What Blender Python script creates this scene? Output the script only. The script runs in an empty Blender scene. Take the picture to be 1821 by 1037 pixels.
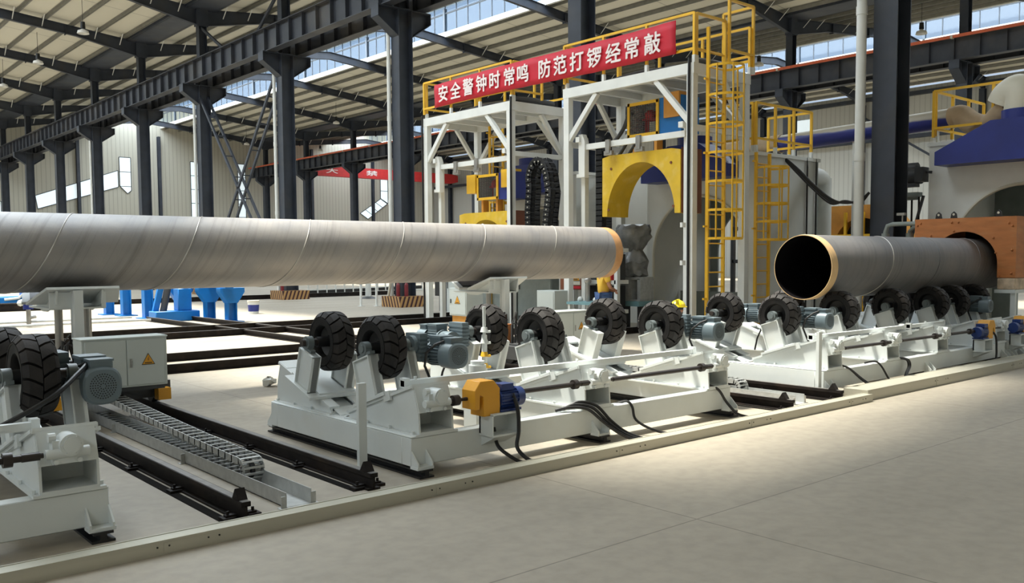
import bpy, bmesh, math, random
from mathutils import Vector, Matrix, Euler
random.seed(7)
PI = math.pi
sc = bpy.context.scene
col = sc.collection

# ------------------------------------------------------------------ camera
cam_d = bpy.data.cameras.new('camera')
cam = bpy.data.objects.new('camera', cam_d); col.objects.link(cam)
cam_d.sensor_fit = 'HORIZONTAL'; cam_d.sensor_width = 36.0
cam_d.lens = 1598.0 / 1821.0 * 36.0
cam_d.shift_y = 44.5 / 1821.0
cam_d.clip_start = 0.05; cam_d.clip_end = 500
def _n(v): return v.normalized()
_a = _n(Vector((2775 - 910.5, 449 - 563.0, 1598)))           # hall X axis in camera space
_b = Vector((-465 - 910.5, 470 - 563.0, 1598)); _b = _n(_b - _a * _a.dot(_b))
_u = _a.cross(_b)
if _u.y > 0: _u = -_u
_R = Matrix((_a, _b, _u))
cx, cy, cz = (_R @ Vector((1, 0, 0)), _R @ Vector((0, -1, 0)), _R @ Vector((0, 0, -1)))
cam.matrix_world = Matrix(((cx.x, cy.x, cz.x, 0), (cx.y, cy.y, cz.y, 0), (cx.z, cy.z, cz.z, 1.75), (0, 0, 0, 1)))
sc.camera = cam

# ------------------------------------------------------------------ light and exposure
sc.view_settings.view_transform = 'Standard'; sc.view_settings.look = 'None'
sc.view_settings.gamma = 1.0; sc.view_settings.exposure = 0.75
sc.view_settings.use_curve_mapping = False
w = bpy.data.worlds.new('sky'); sc.world = w; w.use_nodes = True
nt = w.node_tree; nt.nodes.clear()
o_ = nt.nodes.new('ShaderNodeOutputWorld'); bg = nt.nodes.new('ShaderNodeBackground')
sky = nt.nodes.new('ShaderNodeTexSky'); sky.sky_type = 'NISHITA'; sky.sun_disc = False
sky.sun_elevation = math.radians(40); sky.sun_rotation = math.radians(80); sky.air_density = 1.0; sky.dust_density = 3.0
mixw = nt.nodes.new('ShaderNodeMixRGB'); mixw.inputs[0].default_value = 0.8
mixw.inputs[2].default_value = (0.36, 0.49, 0.67, 1)
skm = nt.nodes.new('ShaderNodeMixRGB'); skm.blend_type = 'MULTIPLY'; skm.inputs[0].default_value = 1; skm.inputs[2].default_value = (0.06, 0.06, 0.06, 1)
nt.links.new(sky.outputs[0], skm.inputs[1]); nt.links.new(skm.outputs[0], mixw.inputs[1]); nt.links.new(mixw.outputs[0], bg.inputs[0])
bg.inputs[1].default_value = 0.68
nt.links.new(bg.outputs[0], o_.inputs[0])
SUN_DIR = Vector((0.20, -0.30, -1.0))
sd = bpy.data.lights.new('sun', 'SUN'); sd.energy = 9.0; sd.angle = math.radians(6.5); sd.color = (1.0, 0.94, 0.84)
so = bpy.data.objects.new('sun', sd); col.objects.link(so)
so.rotation_euler = SUN_DIR.to_track_quat('-Z', 'Y').to_euler(); so.location = (60, 30, 60)
RIDGES = (-19.7, 6.1, 31.9, 57.7); VALLEYS = (-32.6, -6.8, 19.0, 44.8, 70.6)
Y0, Y1 = -22.0, 98.0
MON = {6.1: 9.5}; HALF = {6.1: 4.3}                                           # unseen near roof light: start and half width shaped to place the sun patch
for rx in RIDGES:                                            # daylight falling through the translucent roof-light covers
    ya_ = MON.get(rx, Y0); wd_ = 2 * HALF.get(rx, 3.0) - 1.4; L_ = Y1 - ya_ - 0.4
    ld = bpy.data.lights.new('roof_light_daylight', 'AREA'); ld.shape = 'RECTANGLE'; ld.size = wd_; ld.size_y = L_
    ld.energy = 5.0 * PI * wd_ * L_; ld.color = (0.84, 0.935, 1.0)
    lo = bpy.data.objects.new('roof_light_daylight', ld); col.objects.link(lo); lo.location = (rx, (ya_ + Y1) / 2, 17.84)

# ------------------------------------------------------------------ materials
def new_mat(name):
    m = bpy.data.materials.new(name); m.use_nodes = True
    return m, m.node_tree, m.node_tree.nodes['Principled BSDF']
def mat(name, c, rough=0.5, metal=0.0, var=0.10, scale=4.0, bump=0.0, bscale=40.0, dirt=None, dirt_amt=0.35, dscale=2.0, stretch=(1, 1, 1)):
    m, t, b = new_mat(name); N = t.nodes.new; L = t.links.new
    tc = N('ShaderNodeTexCoord'); mp = N('ShaderNodeMapping'); mp.inputs['Scale'].default_value = stretch
    L(tc.outputs['Object'], mp.inputs[0])
    nz = N('ShaderNodeTexNoise'); nz.inputs['Scale'].default_value = scale; nz.inputs['Detail'].default_value = 5
    L(mp.outputs[0], nz.inputs['Vector'])
    rp = N('ShaderNodeValToRGB')
    lo = [max(0, x * (1 - var)) for x in c]; hi = [min(1, x * (1 + var)) for x in c]
    rp.color_ramp.elements[0].position = 0.3; rp.color_ramp.elements[1].position = 0.7
    rp.color_ramp.elements[0].color = (*lo, 1); rp.color_ramp.elements[1].color = (*hi, 1)
    L(nz.outputs['Fac'], rp.inputs[0]); outc = rp.outputs[0]
    if dirt:
        n2 = N('ShaderNodeTexNoise'); n2.inputs['Scale'].default_value = dscale; n2.inputs['Detail'].default_value = 8
        L(mp.outputs[0], n2.inputs['Vector'])
        r2 = N('ShaderNodeValToRGB'); r2.color_ramp.elements[0].position = 0.52; r2.color_ramp.elements[1].position = 0.75
        r2.color_ramp.elements[1].color = (dirt_amt,) * 3 + (1,)
        L(n2.outputs['Fac'], r2.inputs[0])
        mx = N('ShaderNodeMixRGB'); L(r2.outputs[0], mx.inputs[0]); L(outc, mx.inputs[1]); mx.inputs[2].default_value = (*dirt, 1)
        outc = mx.outputs[0]
    L(outc, b.inputs['Base Color'])
    b.inputs['Roughness'].default_value = rough; b.inputs['Metallic'].default_value = metal
    if bump:
        nb = N('ShaderNodeTexNoise'); nb.inputs['Scale'].default_value = bscale; L(mp.outputs[0], nb.inputs['Vector'])
        bp = N('ShaderNodeBump'); bp.inputs['Strength'].default_value = bump; bp.inputs['Distance'].default_value = 0.02
        L(nb.outputs['Fac'], bp.inputs['Height']); L(bp.outputs[0], b.inputs['Normal'])
    return m
M = {}
M['white'] = mat('white_paint', (0.65, 0.685, 0.68), 0.42, 0, 0.05, 3, dirt=(0.42, 0.38, 0.31), dirt_amt=0.22, dscale=3)
M['gantry'] = mat('gantry_white', (0.70, 0.71, 0.68), 0.45, 0, 0.06, 2)
M['navy'] = mat('dark_steel_paint', (0.031, 0.038, 0.053), 0.55, 0, 0.25, 1.5, dirt=(0.08, 0.075, 0.07), dirt_amt=0.5, dscale=0.8)
M['girder'] = mat('girder_paint', (0.030, 0.034, 0.044), 0.55, 0, 0.3, 1.0, dirt=(0.16, 0.14, 0.11), dirt_amt=0.45, dscale=0.35)
M['bluegrey'] = mat('monitor_steel', (0.10, 0.125, 0.16), 0.5)
M['rubber'] = mat('rubber', (0.0095, 0.009, 0.009), 0.6, 0, 0.25, 6, bump=0.15, bscale=60, dirt=(0.032, 0.027, 0.024), dirt_amt=0.5, dscale=5)
M['rubber'].node_tree.nodes['Principled BSDF'].inputs['Specular IOR Level'].default_value = 0.25
M['lug_lit'] = mat('lug_rubber_lit', (0.021, 0.0185, 0.0175), 0.7, 0, 0.3, 7, bump=0.12, bscale=60, dirt=(0.055, 0.046, 0.041), dirt_amt=0.5, dscale=4)  # lighter copy of the tyre rubber for lugs; groove shade is in the colour
M['lug_lit'].node_tree.nodes['Principled BSDF'].inputs['Specular IOR Level'].default_value = 0.3
M['black'] = mat('black', (0.012, 0.012, 0.013), 0.5)
M['rail'] = mat('rail_steel', (0.016, 0.013, 0.012), 0.6, 0.1, 0.3, 8, dirt=(0.05, 0.032, 0.022), dirt_amt=0.5)
M['rail'].node_tree.nodes['Principled BSDF'].inputs['Specular IOR Level'].default_value = 0.15
M['flatblack'] = mat('flat_black', (0.010, 0.009, 0.008), 0.95)
M['flatblack'].node_tree.nodes['Principled BSDF'].inputs['Specular IOR Level'].default_value = 0.05
M['railtop'] = mat('rail_head', (0.20, 0.19, 0.18), 0.4, 0.5, 0.2, 10)
M['motor'] = mat('motor_grey_blue', (0.14, 0.182, 0.207), 0.42, 0, 0.08)
M['motorblue'] = mat('motor_blue', (0.012, 0.035, 0.16), 0.38)
M['bearing'] = mat('bearing_green_grey', (0.13, 0.155, 0.16), 0.45)
M['shaft'] = mat('dark_shaft', (0.035, 0.028, 0.026), 0.4, 0.3)
M['bright'] = mat('bright_steel', (0.36, 0.35, 0.33), 0.35, 0.7)
M['yellow'] = mat('yellow_paint', (0.78, 0.45, 0.025), 0.42, 0, 0.06)
M['orangey'] = mat('guard_yellow', (0.70, 0.33, 0.02), 0.42, 0, 0.05)
M['arch'] = mat('arch_yellow', (0.62, 0.40, 0.018), 0.5, 0, 0.10, 3, dirt=(0.75, 0.6, 0.25), dirt_amt=0.35, dscale=4)
M['brown'] = mat('brown_board', (0.16, 0.045, 0.015), 0.6)
M['copper'] = mat('copper_board', (0.43, 0.150, 0.042), 0.5, 0, 0.14, 3, stretch=(1, 1, 4), dirt=(0.52, 0.26, 0.10), dirt_amt=0.4)
M['stone'] = mat('firebrick', (0.55, 0.43, 0.31), 0.9, 0, 0.25, 9, bump=0.3)
M['blue'] = mat('machine_blue', (0.004, 0.15, 0.46), 0.4, 0, 0.08)
M['deepblue'] = mat('hood_blue', (0.012, 0.025, 0.19), 0.4, 0, 0.12, 2)
M['galv'] = mat('galvanised', (0.46, 0.47, 0.46), 0.45, 0.35, 0.12, 14)
M['conduit'] = mat('cable_duct_steel', (0.46, 0.44, 0.36), 0.42, 0.25, 0.07, 2, stretch=(0.3, 6, 6))
M['cream'] = mat('cream_panel', (0.60, 0.57, 0.47), 0.6, 0, 0.03, 1)
M['purlin'] = mat('purlin_galv', (0.23, 0.225, 0.20), 0.5, 0.3, 0.12, 3)
M['red'] = mat('banner_red', (0.50, 0.005, 0.022), 0.65, 0, 0.08, 3)
M['craneRed'] = mat('crane_red', (0.55, 0.03, 0.03), 0.5)
M['text'] = mat('banner_white', (0.80, 0.72, 0.70), 0.7, 0, 0.02)
M['orange'] = mat('orange_rail', (0.62, 0.13, 0.05), 0.5)
M['tan'] = mat('tan_cloth', (0.34, 0.25, 0.155), 0.9, 0, 0.1, 5, bump=0.2, bscale=8)
M['grey'] = mat('grey_panel', (0.60, 0.61, 0.58), 0.55, 0, 0.06, 1.5)
M['greygreen'] = mat('cabinet_grey', (0.22, 0.25, 0.235), 0.5)
M['teal'] = mat('teal_paint', (0.16, 0.30, 0.33), 0.5)
M['cabinet'] = mat('cabinet_white', (0.50, 0.54, 0.52), 0.45, 0, 0.02)
M['plastic'] = mat('wrap_grey', (0.20, 0.205, 0.205), 0.28, 0, 0.3, 5)
M['skin'] = mat('skin', (0.46, 0.22, 0.13), 0.55)
M['shirt'] = mat('yellow_shirt', (0.72, 0.44, 0.05), 0.8)
M['denim'] = mat('jeans_blue', (0.05, 0.10, 0.24), 0.85)
M['hair'] = mat('black_hair', (0.01, 0.009, 0.008), 0.6)
M['helmet'] = mat('helmet_yellow', (0.75, 0.60, 0.02), 0.35)
M['extred'] = mat('dark_red', (0.16, 0.012, 0.018), 0.35)
M['orangebox'] = mat('orange_panel', (0.60, 0.27, 0.04), 0.5)
M['darkgrey'] = mat('dark_grey', (0.045, 0.047, 0.05), 0.55)
M['rust'] = mat('rust_bracket', (0.34, 0.12, 0.03), 0.7)

def floor_mat():
    m, t, b = new_mat('concrete_floor'); N = t.nodes.new; L = t.links.new
    tc = N('ShaderNodeTexCoord')
    n1 = N('ShaderNodeTexNoise'); n1.inputs['Scale'].default_value = 0.35; n1.inputs['Detail'].default_value = 8; n1.inputs['Roughness'].default_value = 0.62
    mp = N('ShaderNodeMapping'); mp.inputs['Scale'].default_value = (0.5, 1.6, 1); L(tc.outputs['Object'], mp.inputs[0]); L(mp.outputs[0], n1.inputs['Vector'])
    r1 = N('ShaderNodeValToRGB'); r1.color_ramp.elements[0].position = 0.3; r1.color_ramp.elements[1].position = 0.72
    r1.color_ramp.elements[0].color = (0.272, 0.239, 0.188, 1); r1.color_ramp.elements[1].color = (0.398, 0.350, 0.278, 1)
    L(n1.outputs['Fac'], r1.inputs[0])
    n2 = N('ShaderNodeTexNoise'); n2.inputs['Scale'].default_value = 9; n2.inputs['Detail'].default_value = 10; L(tc.outputs['Object'], n2.inputs['Vector'])
    r2 = N('ShaderNodeValToRGB'); r2.color_ramp.elements[0].position = 0.35; r2.color_ramp.elements[1].position = 0.6
    r2.color_ramp.elements[0].color = (0.84, 0.84, 0.84, 1); r2.color_ramp.elements[1].color = (1, 1, 1, 1); L(n2.outputs['Fac'], r2.inputs[0])
    mx = N('ShaderNodeMixRGB'); mx.blend_type = 'MULTIPLY'; mx.inputs[0].default_value = 0.7; L(r1.outputs[0], mx.inputs[1]); L(r2.outputs[0], mx.inputs[2])
    # saw-cut joints every 6 m
    br = N('ShaderNodeTexBrick'); br.offset = 0; br.inputs['Scale'].default_value = 1; br.inputs['Brick Width'].default_value = 6; br.inputs['Row Height'].default_value = 4.6
    br.inputs['Mortar Size'].default_value = 0.006; br.inputs['Color1'].default_value = (1, 1, 1, 1); br.inputs['Color2'].default_value = (1, 1, 1, 1); br.inputs['Mortar'].default_value = (0.55, 0.55, 0.55, 1)
    mp2 = N('ShaderNodeMapping'); mp2.inputs['Location'].default_value = (1.2, 0.9, 0); L(tc.outputs['Object'], mp2.inputs[0]); L(mp2.outputs[0], br.inputs['Vector'])
    m2 = N('ShaderNodeMixRGB'); m2.blend_type = 'MULTIPLY'; m2.inputs[0].default_value = 1; L(mx.outputs[0], m2.inputs[1]); L(br.outputs['Color'], m2.inputs[2])
    L(m2.outputs[0], b.inputs['Base Color']); b.inputs['Roughness'].default_value = 0.62
    bp = N('ShaderNodeBump'); bp.inputs['Strength'].default_value = 0.08; L(n2.outputs['Fac'], bp.inputs['Height']); L(bp.outputs[0], b.inputs['Normal'])
    return m
M['floor'] = floor_mat()

def ribbed(name, c, axis, period, c2, edge=0.86, rough=0.6):
    m, t, b = new_mat(name); N = t.nodes.new; L = t.links.new
    tc = N('ShaderNodeTexCoord'); sp = N('ShaderNodeSeparateXYZ'); L(tc.outputs['Object'], sp.inputs[0])
    d = N('ShaderNodeMath'); d.operation = 'DIVIDE'; d.inputs[1].default_value = period; L(sp.outputs[axis], d.inputs[0])
    fr = N('ShaderNodeMath'); fr.operation = 'FRACT'; L(d.outputs[0], fr.inputs[0])
    gt = N('ShaderNodeMath'); gt.operation = 'GREATER_THAN'; gt.inputs[1].default_value = edge; L(fr.outputs[0], gt.inputs[0])
    mx = N('ShaderNodeMixRGB'); L(gt.outputs[0], mx.inputs[0]); mx.inputs[1].default_value = (*c, 1); mx.inputs[2].default_value = (*c2, 1)
    L(mx.outputs[0], b.inputs['Base Color']); b.inputs['Roughness'].default_value = rough
    bp = N('ShaderNodeBump'); bp.inputs['Strength'].default_value = 0.5; bp.inputs['Distance'].default_value = 0.03; L(gt.outputs[0], bp.inputs['Height']); L(bp.outputs[0], b.inputs['Normal'])
    return m
M['wallX'] = ribbed('wall_sheet_end', (0.47, 0.455, 0.385), 0, 0.42, (0.38, 0.365, 0.31), 0.8)
M['wallY'] = ribbed('wall_sheet_side', (0.54, 0.54, 0.50), 1, 0.42, (0.45, 0.45, 0.415), 0.8)
M['roof'] = ribbed('roof_sheet', (0.64, 0.61, 0.51), 1, 4.685, (0.40, 0.38, 0.32), 0.985)

def pipe_mat(name, c, pitch, phase):
    m, t, b = new_mat(name); N = t.nodes.new; L = t.links.new
    def mth(op, a, bb=None):
        n = N('ShaderNodeMath'); n.operation = op
        for i, v in ((0, a), (1, bb)):
            if v is None: continue
            if isinstance(v, (int, float)): n.inputs[i].default_value = v
            else: L(v, n.inputs[i])
        return n.outputs[0]
    tc = N('ShaderNodeTexCoord'); sp = N('ShaderNodeSeparateXYZ'); L(tc.outputs['Object'], sp.inputs[0])
    ang = mth('DIVIDE', mth('ARCTAN2', sp.outputs[1], sp.outputs[2]), 2 * PI)          # 0 at the top
    h = mth('SUBTRACT', mth('DIVIDE', sp.outputs[0], pitch), mth('ADD', ang, phase))
    cb = N('ShaderNodeCombineXYZ'); L(mth('MULTIPLY', h, 19.0), cb.inputs[0]); L(mth('MULTIPLY', ang, 0.9), cb.inputs[1])
    n1 = N('ShaderNodeTexNoise'); n1.inputs['Scale'].default_value = 1.0; n1.inputs['Detail'].default_value = 6; n1.inputs['Roughness'].default_value = 0.7; L(cb.outputs[0], n1.inputs['Vector'])
    r1 = N('ShaderNodeValToRGB'); e = r1.color_ramp.elements; e[0].position = 0.32; e[1].position = 0.5
    e[0].color = (*[x * 0.73 for x in c], 1); e[1].color = (*c, 1); L(n1.outputs['Fac'], r1.inputs[0])
    n2 = N('ShaderNodeTexNoise'); n2.inputs['Scale'].default_value = 2.2; n2.inputs['Detail'].default_value = 9; L(tc.outputs['Object'], n2.inputs['Vector'])
    r2 = N('ShaderNodeValToRGB'); r2.color_ramp.elements[0].position = 0.3; r2.color_ramp.elements[0].color = (0.78, 0.78, 0.8, 1); r2.color_ramp.elements[1].position = 0.7; r2.color_ramp.elements[1].color = (1.08, 1.02, 0.96, 1)
    L(n2.outputs['Fac'], r2.inputs[0])
    mx = N('ShaderNodeMixRGB'); mx.blend_type = 'MULTIPLY'; mx.inputs[0].default_value = 1; L(r1.outputs[0], mx.inputs[1]); L(r2.outputs[0], mx.inputs[2])
    L(mx.outputs[0], b.inputs['Base Color'])
    b.inputs['Metallic'].default_value = 0.35; b.inputs['Roughness'].default_value = 0.52
    n3 = N('ShaderNodeTexNoise'); n3.inputs['Scale'].default_value = 160; L(tc.outputs['Object'], n3.inputs['Vector'])
    bp = N('ShaderNodeBump'); bp.inputs['Strength'].default_value = 0.12; bp.inputs['Distance'].default_value = 0.01; L(n3.outputs['Fac'], bp.inputs['Height']); L(bp.outputs[0], b.inputs['Normal'])
    return m
M['pipe'] = pipe_mat('blasted_pipe', (0.335, 0.328, 0.325), 1.597, 0.0)
M['pipedark'] = pipe_mat('grey_pipe', (0.175, 0.172, 0.174), 1.597, 0.0)
M['seam'] = mat('weld_bead', (0.42, 0.40, 0.37), 0.4, 0.4, 0.1)
M['pipeend'] = mat('rusty_pipe_end', (0.52, 0.27, 0.11), 0.7, 0, 0.18, 5, dirt=(0.62, 0.45, 0.28), dirt_amt=0.5)
M['bore'] = mat('coated_bore', (0.010, 0.009, 0.010), 0.22, 0, 0.2)
M['tape'] = mat('tan_tape', (0.60, 0.40, 0.20), 0.6, 0, 0.1)

def glass(name, tint, gloss=0.06):
    m = bpy.data.materials.new(name); m.use_nodes = True; t = m.node_tree; t.nodes.clear(); N = t.nodes.new
    o = N('ShaderNodeOutputMaterial'); tr = N('ShaderNodeBsdfTransparent'); tr.inputs[0].default_value = (*tint, 1)
    gl = N('ShaderNodeBsdfGlossy'); gl.inputs['Roughness'].default_value = 0.08
    mx = N('ShaderNodeMixShader'); mx.inputs[0].default_value = gloss
    t.links.new(tr.outputs[0], mx.inputs[1]); t.links.new(gl.outputs[0], mx.inputs[2]); t.links.new(mx.outputs[0], o.inputs[0])
    return m
M['glass'] = glass('sky_glass', (0.88, 0.93, 0.97), 0.02)
M['monframe'] = mat('roof_light_frame', (0.055, 0.07, 0.09), 0.6)
M['translucent'] = glass('translucent_sheet', (0.90, 0.91, 0.90), 0.04)
def emit(name, c, s):
    m, t, b = new_mat(name); b.inputs['Base Color'].default_value = (*c, 1)
    b.inputs['Emission Color'].default_value = (*c, 1); b.inputs['Emission Strength'].default_value = s
    return m
M['daylit'] = emit('daylit_window', (0.72, 0.82, 0.86), 0.45)
M['lamp'] = mat('lamp_shade', (0.75, 0.74, 0.70), 0.4)

# ------------------------------------------------------------------ mesh builder
class MB:
    def __init__(s): s.v = []; s.f = []; s.mi = []; s.cur = 0
    def add(s, vs, fs):
        o = len(s.v); s.v += [tuple(p) for p in vs]; s.f += [tuple(i + o for i in q) for q in fs]; s.mi += [s.cur] * len(fs); return s
    def box(s, x0, x1, y0, y1, z0, z1, mtx=None):
        vs = [Vector((x, y, z)) for z in (z0, z1) for y in (y0, y1) for x in (x0, x1)]
        if mtx is not None: vs = [mtx @ p for p in vs]
        return s.add(vs, [(0, 2, 3, 1), (4, 5, 7, 6), (0, 1, 5, 4), (2, 6, 7, 3), (0, 4, 6, 2), (1, 3, 7, 5)])
    def beam(s, p, q, wd, ht, up=(0, 0, 1)):
        p = Vector(p); q = Vector(q); d = (q - p); L = d.length; d.normalize()
        up = Vector(up)
        if abs(d.dot(up)) > 0.98: up = Vector((1, 0, 0)) if abs(d.x) < 0.9 else Vector((0, 1, 0))
        sx = d.cross(up).normalized(); uz = sx.cross(d)
        m = Matrix(((d.x, sx.x, uz.x, p.x), (d.y, sx.y, uz.y, p.y), (d.z, sx.z, uz.z, p.z), (0, 0, 0, 1)))
        return s.box(0, L, -wd / 2, wd / 2, -ht / 2, ht / 2, m)
    def ibeam(s, p, q, wd, ht, tf=0.02, tw=0.014, up=(0, 0, 1)):
        p = Vector(p); q = Vector(q); u = Vector(up)
        s.beam(p + u * (ht / 2 - tf / 2), q + u * (ht / 2 - tf / 2), wd, tf, up); s.beam(p - u * (ht / 2 - tf / 2), q - u * (ht / 2 - tf / 2), wd, tf, up)
        return s.beam(p, q, tw, ht - 2 * tf, up)
    def cyl(s, p, q, r, r2=None, n=16, cap=True):
        p = Vector(p); q = Vector(q); d = (q - p).normalized(); r2 = r if r2 is None else r2
        a = d.orthogonal().normalized(); b = d.cross(a)
        vs = []
        for c, rr in ((p, r), (q, r2)):
            vs += [c + (a * math.cos(2 * PI * i / n) + b * math.sin(2 * PI * i / n)) * rr for i in range(n)]
        fs = [(i, (i + 1) % n, n + (i + 1) % n, n + i) for i in range(n)]
        if cap: fs += [tuple(range(n - 1, -1, -1)), tuple(range(n, 2 * n))]
        return s.add(vs, fs)
    def tube(s, pts, r, n=8, closed=False):
        pts = [Vector(p) for p in pts]; K = len(pts); vs = []; ref = None
        for i, p in enumerate(pts):
            if closed: d = pts[(i + 1) % K] - pts[i - 1]
            else: d = pts[min(i + 1, K - 1)] - pts[max(i - 1, 0)]
            d.normalize()
            if ref is None: ref = d.orthogonal().normalized()
            ref = (ref - d * ref.dot(d)).normalized(); b = d.cross(ref)
            vs += [p + (ref * math.cos(2 * PI * k / n) + b * math.sin(2 * PI * k / n)) * r for k in range(n)]
        fs = []
        for i in range(K if closed else K - 1):
            j = (i + 1) % K
            fs += [(i * n + k, i * n + (k + 1) % n, j * n + (k + 1) % n, j * n + k) for k in range(n)]
        if not closed: fs += [tuple(range(n - 1, -1, -1)), tuple((K - 1) * n + k for k in range(n))]
        return s.add(vs, fs)
    def prism(s, poly, axis, a0, a1):
        """poly: 2-D points in the two remaining axes (order x,y,z without axis)"""
        n = len(poly)
        def P(u, v, a): return {'x': (a, u, v), 'y': (u, a, v), 'z': (u, v, a)}[axis]
        vs = [P(u, v, a0) for u, v in poly] + [P(u, v, a1) for u, v in poly]
        return s.add(vs, [tuple(range(n)), tuple(range(2 * n - 1, n - 1, -1))] + [(i, n + i, n + (i + 1) % n, (i + 1) % n) for i in range(n)])
    def lathe(s, prof, n=24, axis='z', c=(0, 0, 0), closed=False):
        vs = []
        for h, r in prof:
            for i in range(n):
                t = 2 * PI * i / n; a, b = r * math.cos(t), r * math.sin(t)
                vs.append({'z': (c[0] + a, c[1] + b, c[2] + h), 'x': (c[0] + h, c[1] + a, c[2] + b), 'y': (c[0] + a, c[1] + h, c[2] + b)}[axis])
        K = len(prof); fs = []
        for j in range(K if closed else K - 1):
            k = (j + 1) % K
            fs += [(j * n + i, j * n + (i + 1) % n, k * n + (i + 1) % n, k * n + i) for i in range(n)]
        return s.add(vs, fs)
    def sphere(s, c, r, n=12, sc_=(1, 1, 1)):
        K = n // 2; vs = []
        for j in range(K + 1):
            ph = PI * j / K
            vs += [(c[0] + r * sc_[0] * math.sin(ph) * math.cos(2 * PI * i / n), c[1] + r * sc_[1] * math.sin(ph) * math.sin(2 * PI * i / n), c[2] + r * sc_[2] * math.cos(ph)) for i in range(n)]
        return s.add(vs, [(j * n + i, j * n + (i + 1) % n, (j + 1) * n + (i + 1) % n, (j + 1) * n + i) for j in range(K) for i in range(n)])
    def mesh(s, name, *mats, smooth=True, fix=True):
        me = bpy.data.meshes.new(name); me.from_pydata(s.v, [], s.f)
        for m in mats: me.materials.append(m)
        if len(mats) > 1:
            for p, i in zip(me.polygons, s.mi): p.material_index = i
        if fix:
            bm = bmesh.new(); bm.from_mesh(me); bmesh.ops.recalc_face_normals(bm, faces=bm.faces); bm.to_mesh(me); bm.free()
        if smooth:
            for p in me.polygons: p.use_smooth = True
            me.set_sharp_from_angle(angle=math.radians(35))
        return me
    def build(s, name, m, parent=None, loc=(0, 0, 0), bevel=0, **k):
        ms = m if isinstance(m, (list, tuple)) else [m]
        return obj(name, s.mesh(name, *ms, **k), parent, loc, bevel=bevel)
def obj(name, me, parent=None, loc=(0, 0, 0), rot=(0, 0, 0), bevel=0):
    o = bpy.data.objects.new(name, me); col.objects.link(o); o.location = loc; o.rotation_euler = rot
    if parent: o.parent = parent
    if bevel:
        b = o.modifiers.new('bevel', 'BEVEL'); b.width = bevel; b.segments = 1; b.limit_method = 'ANGLE'; b.angle_limit = 0.8
    return o
def tag(o, label=None, cat=None, group=None, kind=None):
    if label: o['label'] = label
    if cat: o['category'] = cat
    if group: o['group'] = group
    if kind: o['kind'] = kind
    return o
def thing(name, label, cat, loc=(0, 0, 0), rz=0, group=None):
    o = bpy.data.objects.new(name, None); col.objects.link(o); o.location = loc; o.rotation_euler = (0, 0, rz); o.empty_display_size = 0.2
    return tag(o, label, cat, group)
def struct(o): o['kind'] = 'structure'; return o
def copy_tree(o, parent=None):
    c = o.copy(); col.objects.link(c); c.parent = parent
    for ch in list(o.children): copy_tree(ch, c)
    return c
ORD = ['first', 'second', 'third', 'fourth', 'fifth', 'sixth', 'seventh', 'eighth', 'ninth', 'tenth', 'eleventh', 'twelfth']

# ================================================================== THE SETTING
YK = [9.55 + 9.37 * k for k in range(-3, 10)]                # frames of the hall; index 3 is the column beside the right pipe
ROWS = {'near': 19.0, 'far': 44.8}
ZV, ZR = 14.92, 15.92                                        # roof top line at the valley and at the roof-light edge
MB().box(-40, 75, -30, 104, -0.3, 0).build('floor', M['floor'])
struct(bpy.data.objects['floor'])
struct(MB().box(-33, 71, 98.0, 98.2, 0, 18).build('wall_back', M['wallX']))
struct(MB().box(70.6, 70.8, -22, 98, 0, 15).build('wall_right', M['wallY']))
struct(MB().box(-32.8, -32.6, -22, 98, 0, 15).build('wall_left', M['wallY']))
struct(MB().box(-33, 71, -22.2, -22, 0, 18).build('wall_front', M['wallX']))
def roof_z(x):
    v = min(VALLEYS, key=lambda q: abs(q - x)); return ZV + abs(x - v) * 0.1
n_w = 0
def zig(poly, y=97.93):                                      # daylit glazing strip in the end wall
    global n_w; n_w += 1
    o = struct(MB().prism(poly, 'y', y, y + 0.05).build('window_%d' % n_w, M['daylit']))
    fr = MB()
    for i in range(len(poly)):
        a, b = poly[i], poly[(i + 1) % len(poly)]; fr.beam((a[0], y, a[1]), (b[0], y, b[1]), 0.06, 0.07)
    (x0, z0), (x1, z1) = poly[0], poly[1]
    zz = [p[1] for p in poly]
    if abs(z1 - z0) < 0.3:
        k = 1
        while max(zz) - 1.5 * k > min(zz) + 0.5:
            z = max(zz) - 1.5 * k; fr.beam((min(p[0] for p in poly), y, z), (max(p[0] for p in poly), y, z), 0.05, 0.06); k += 1
    else:
        for t in (0.25, 0.5, 0.75):
            a, b = poly[0], poly[1]; c, d = poly[3], poly[2]
            fr.beam((a[0] + (b[0] - a[0]) * t, y, a[1] + (b[1] - a[1]) * t), (d[0] * t + c[0] * (1 - t), y, d[1] * t + c[1] * (1 - t)), 0.05, 0.06)
    fr.build('window_frame', M['darkgrey'], o)
zig([(30.45, 12.6), (31.6, 12.6), (31.6, 9.2), (31.2, 8.85), (30.45, 9.6)])
zig([(22.4, 8.3), (30.3, 11.2), (30.3, 9.5), (22.6, 7.0)])
zig([(19.2, 7.7), (20.0, 7.3), (20.0, 0.5), (19.2, 0.5)])
zig([(37.9, 12.6), (38.95, 12.6), (38.95, 6.6), (37.9, 6.6)])
zig([(43.3, 12.7), (44.2, 12.7), (44.2, 5.5), (43.3, 5.5)])
zig([(62.2, 12.0), (63.3, 12.0), (63.3, 8.95), (62.2, 9.55)])
zig([(59.2, 7.6), (62.2, 9.5), (63.2, 8.9), (60.3, 6.9)])
n_w += 1
struct(MB().box(70.52, 70.6, 42.6, 45.2, 12.4, 13.6).build('window_%d' % n_w, M['daylit']))

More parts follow.
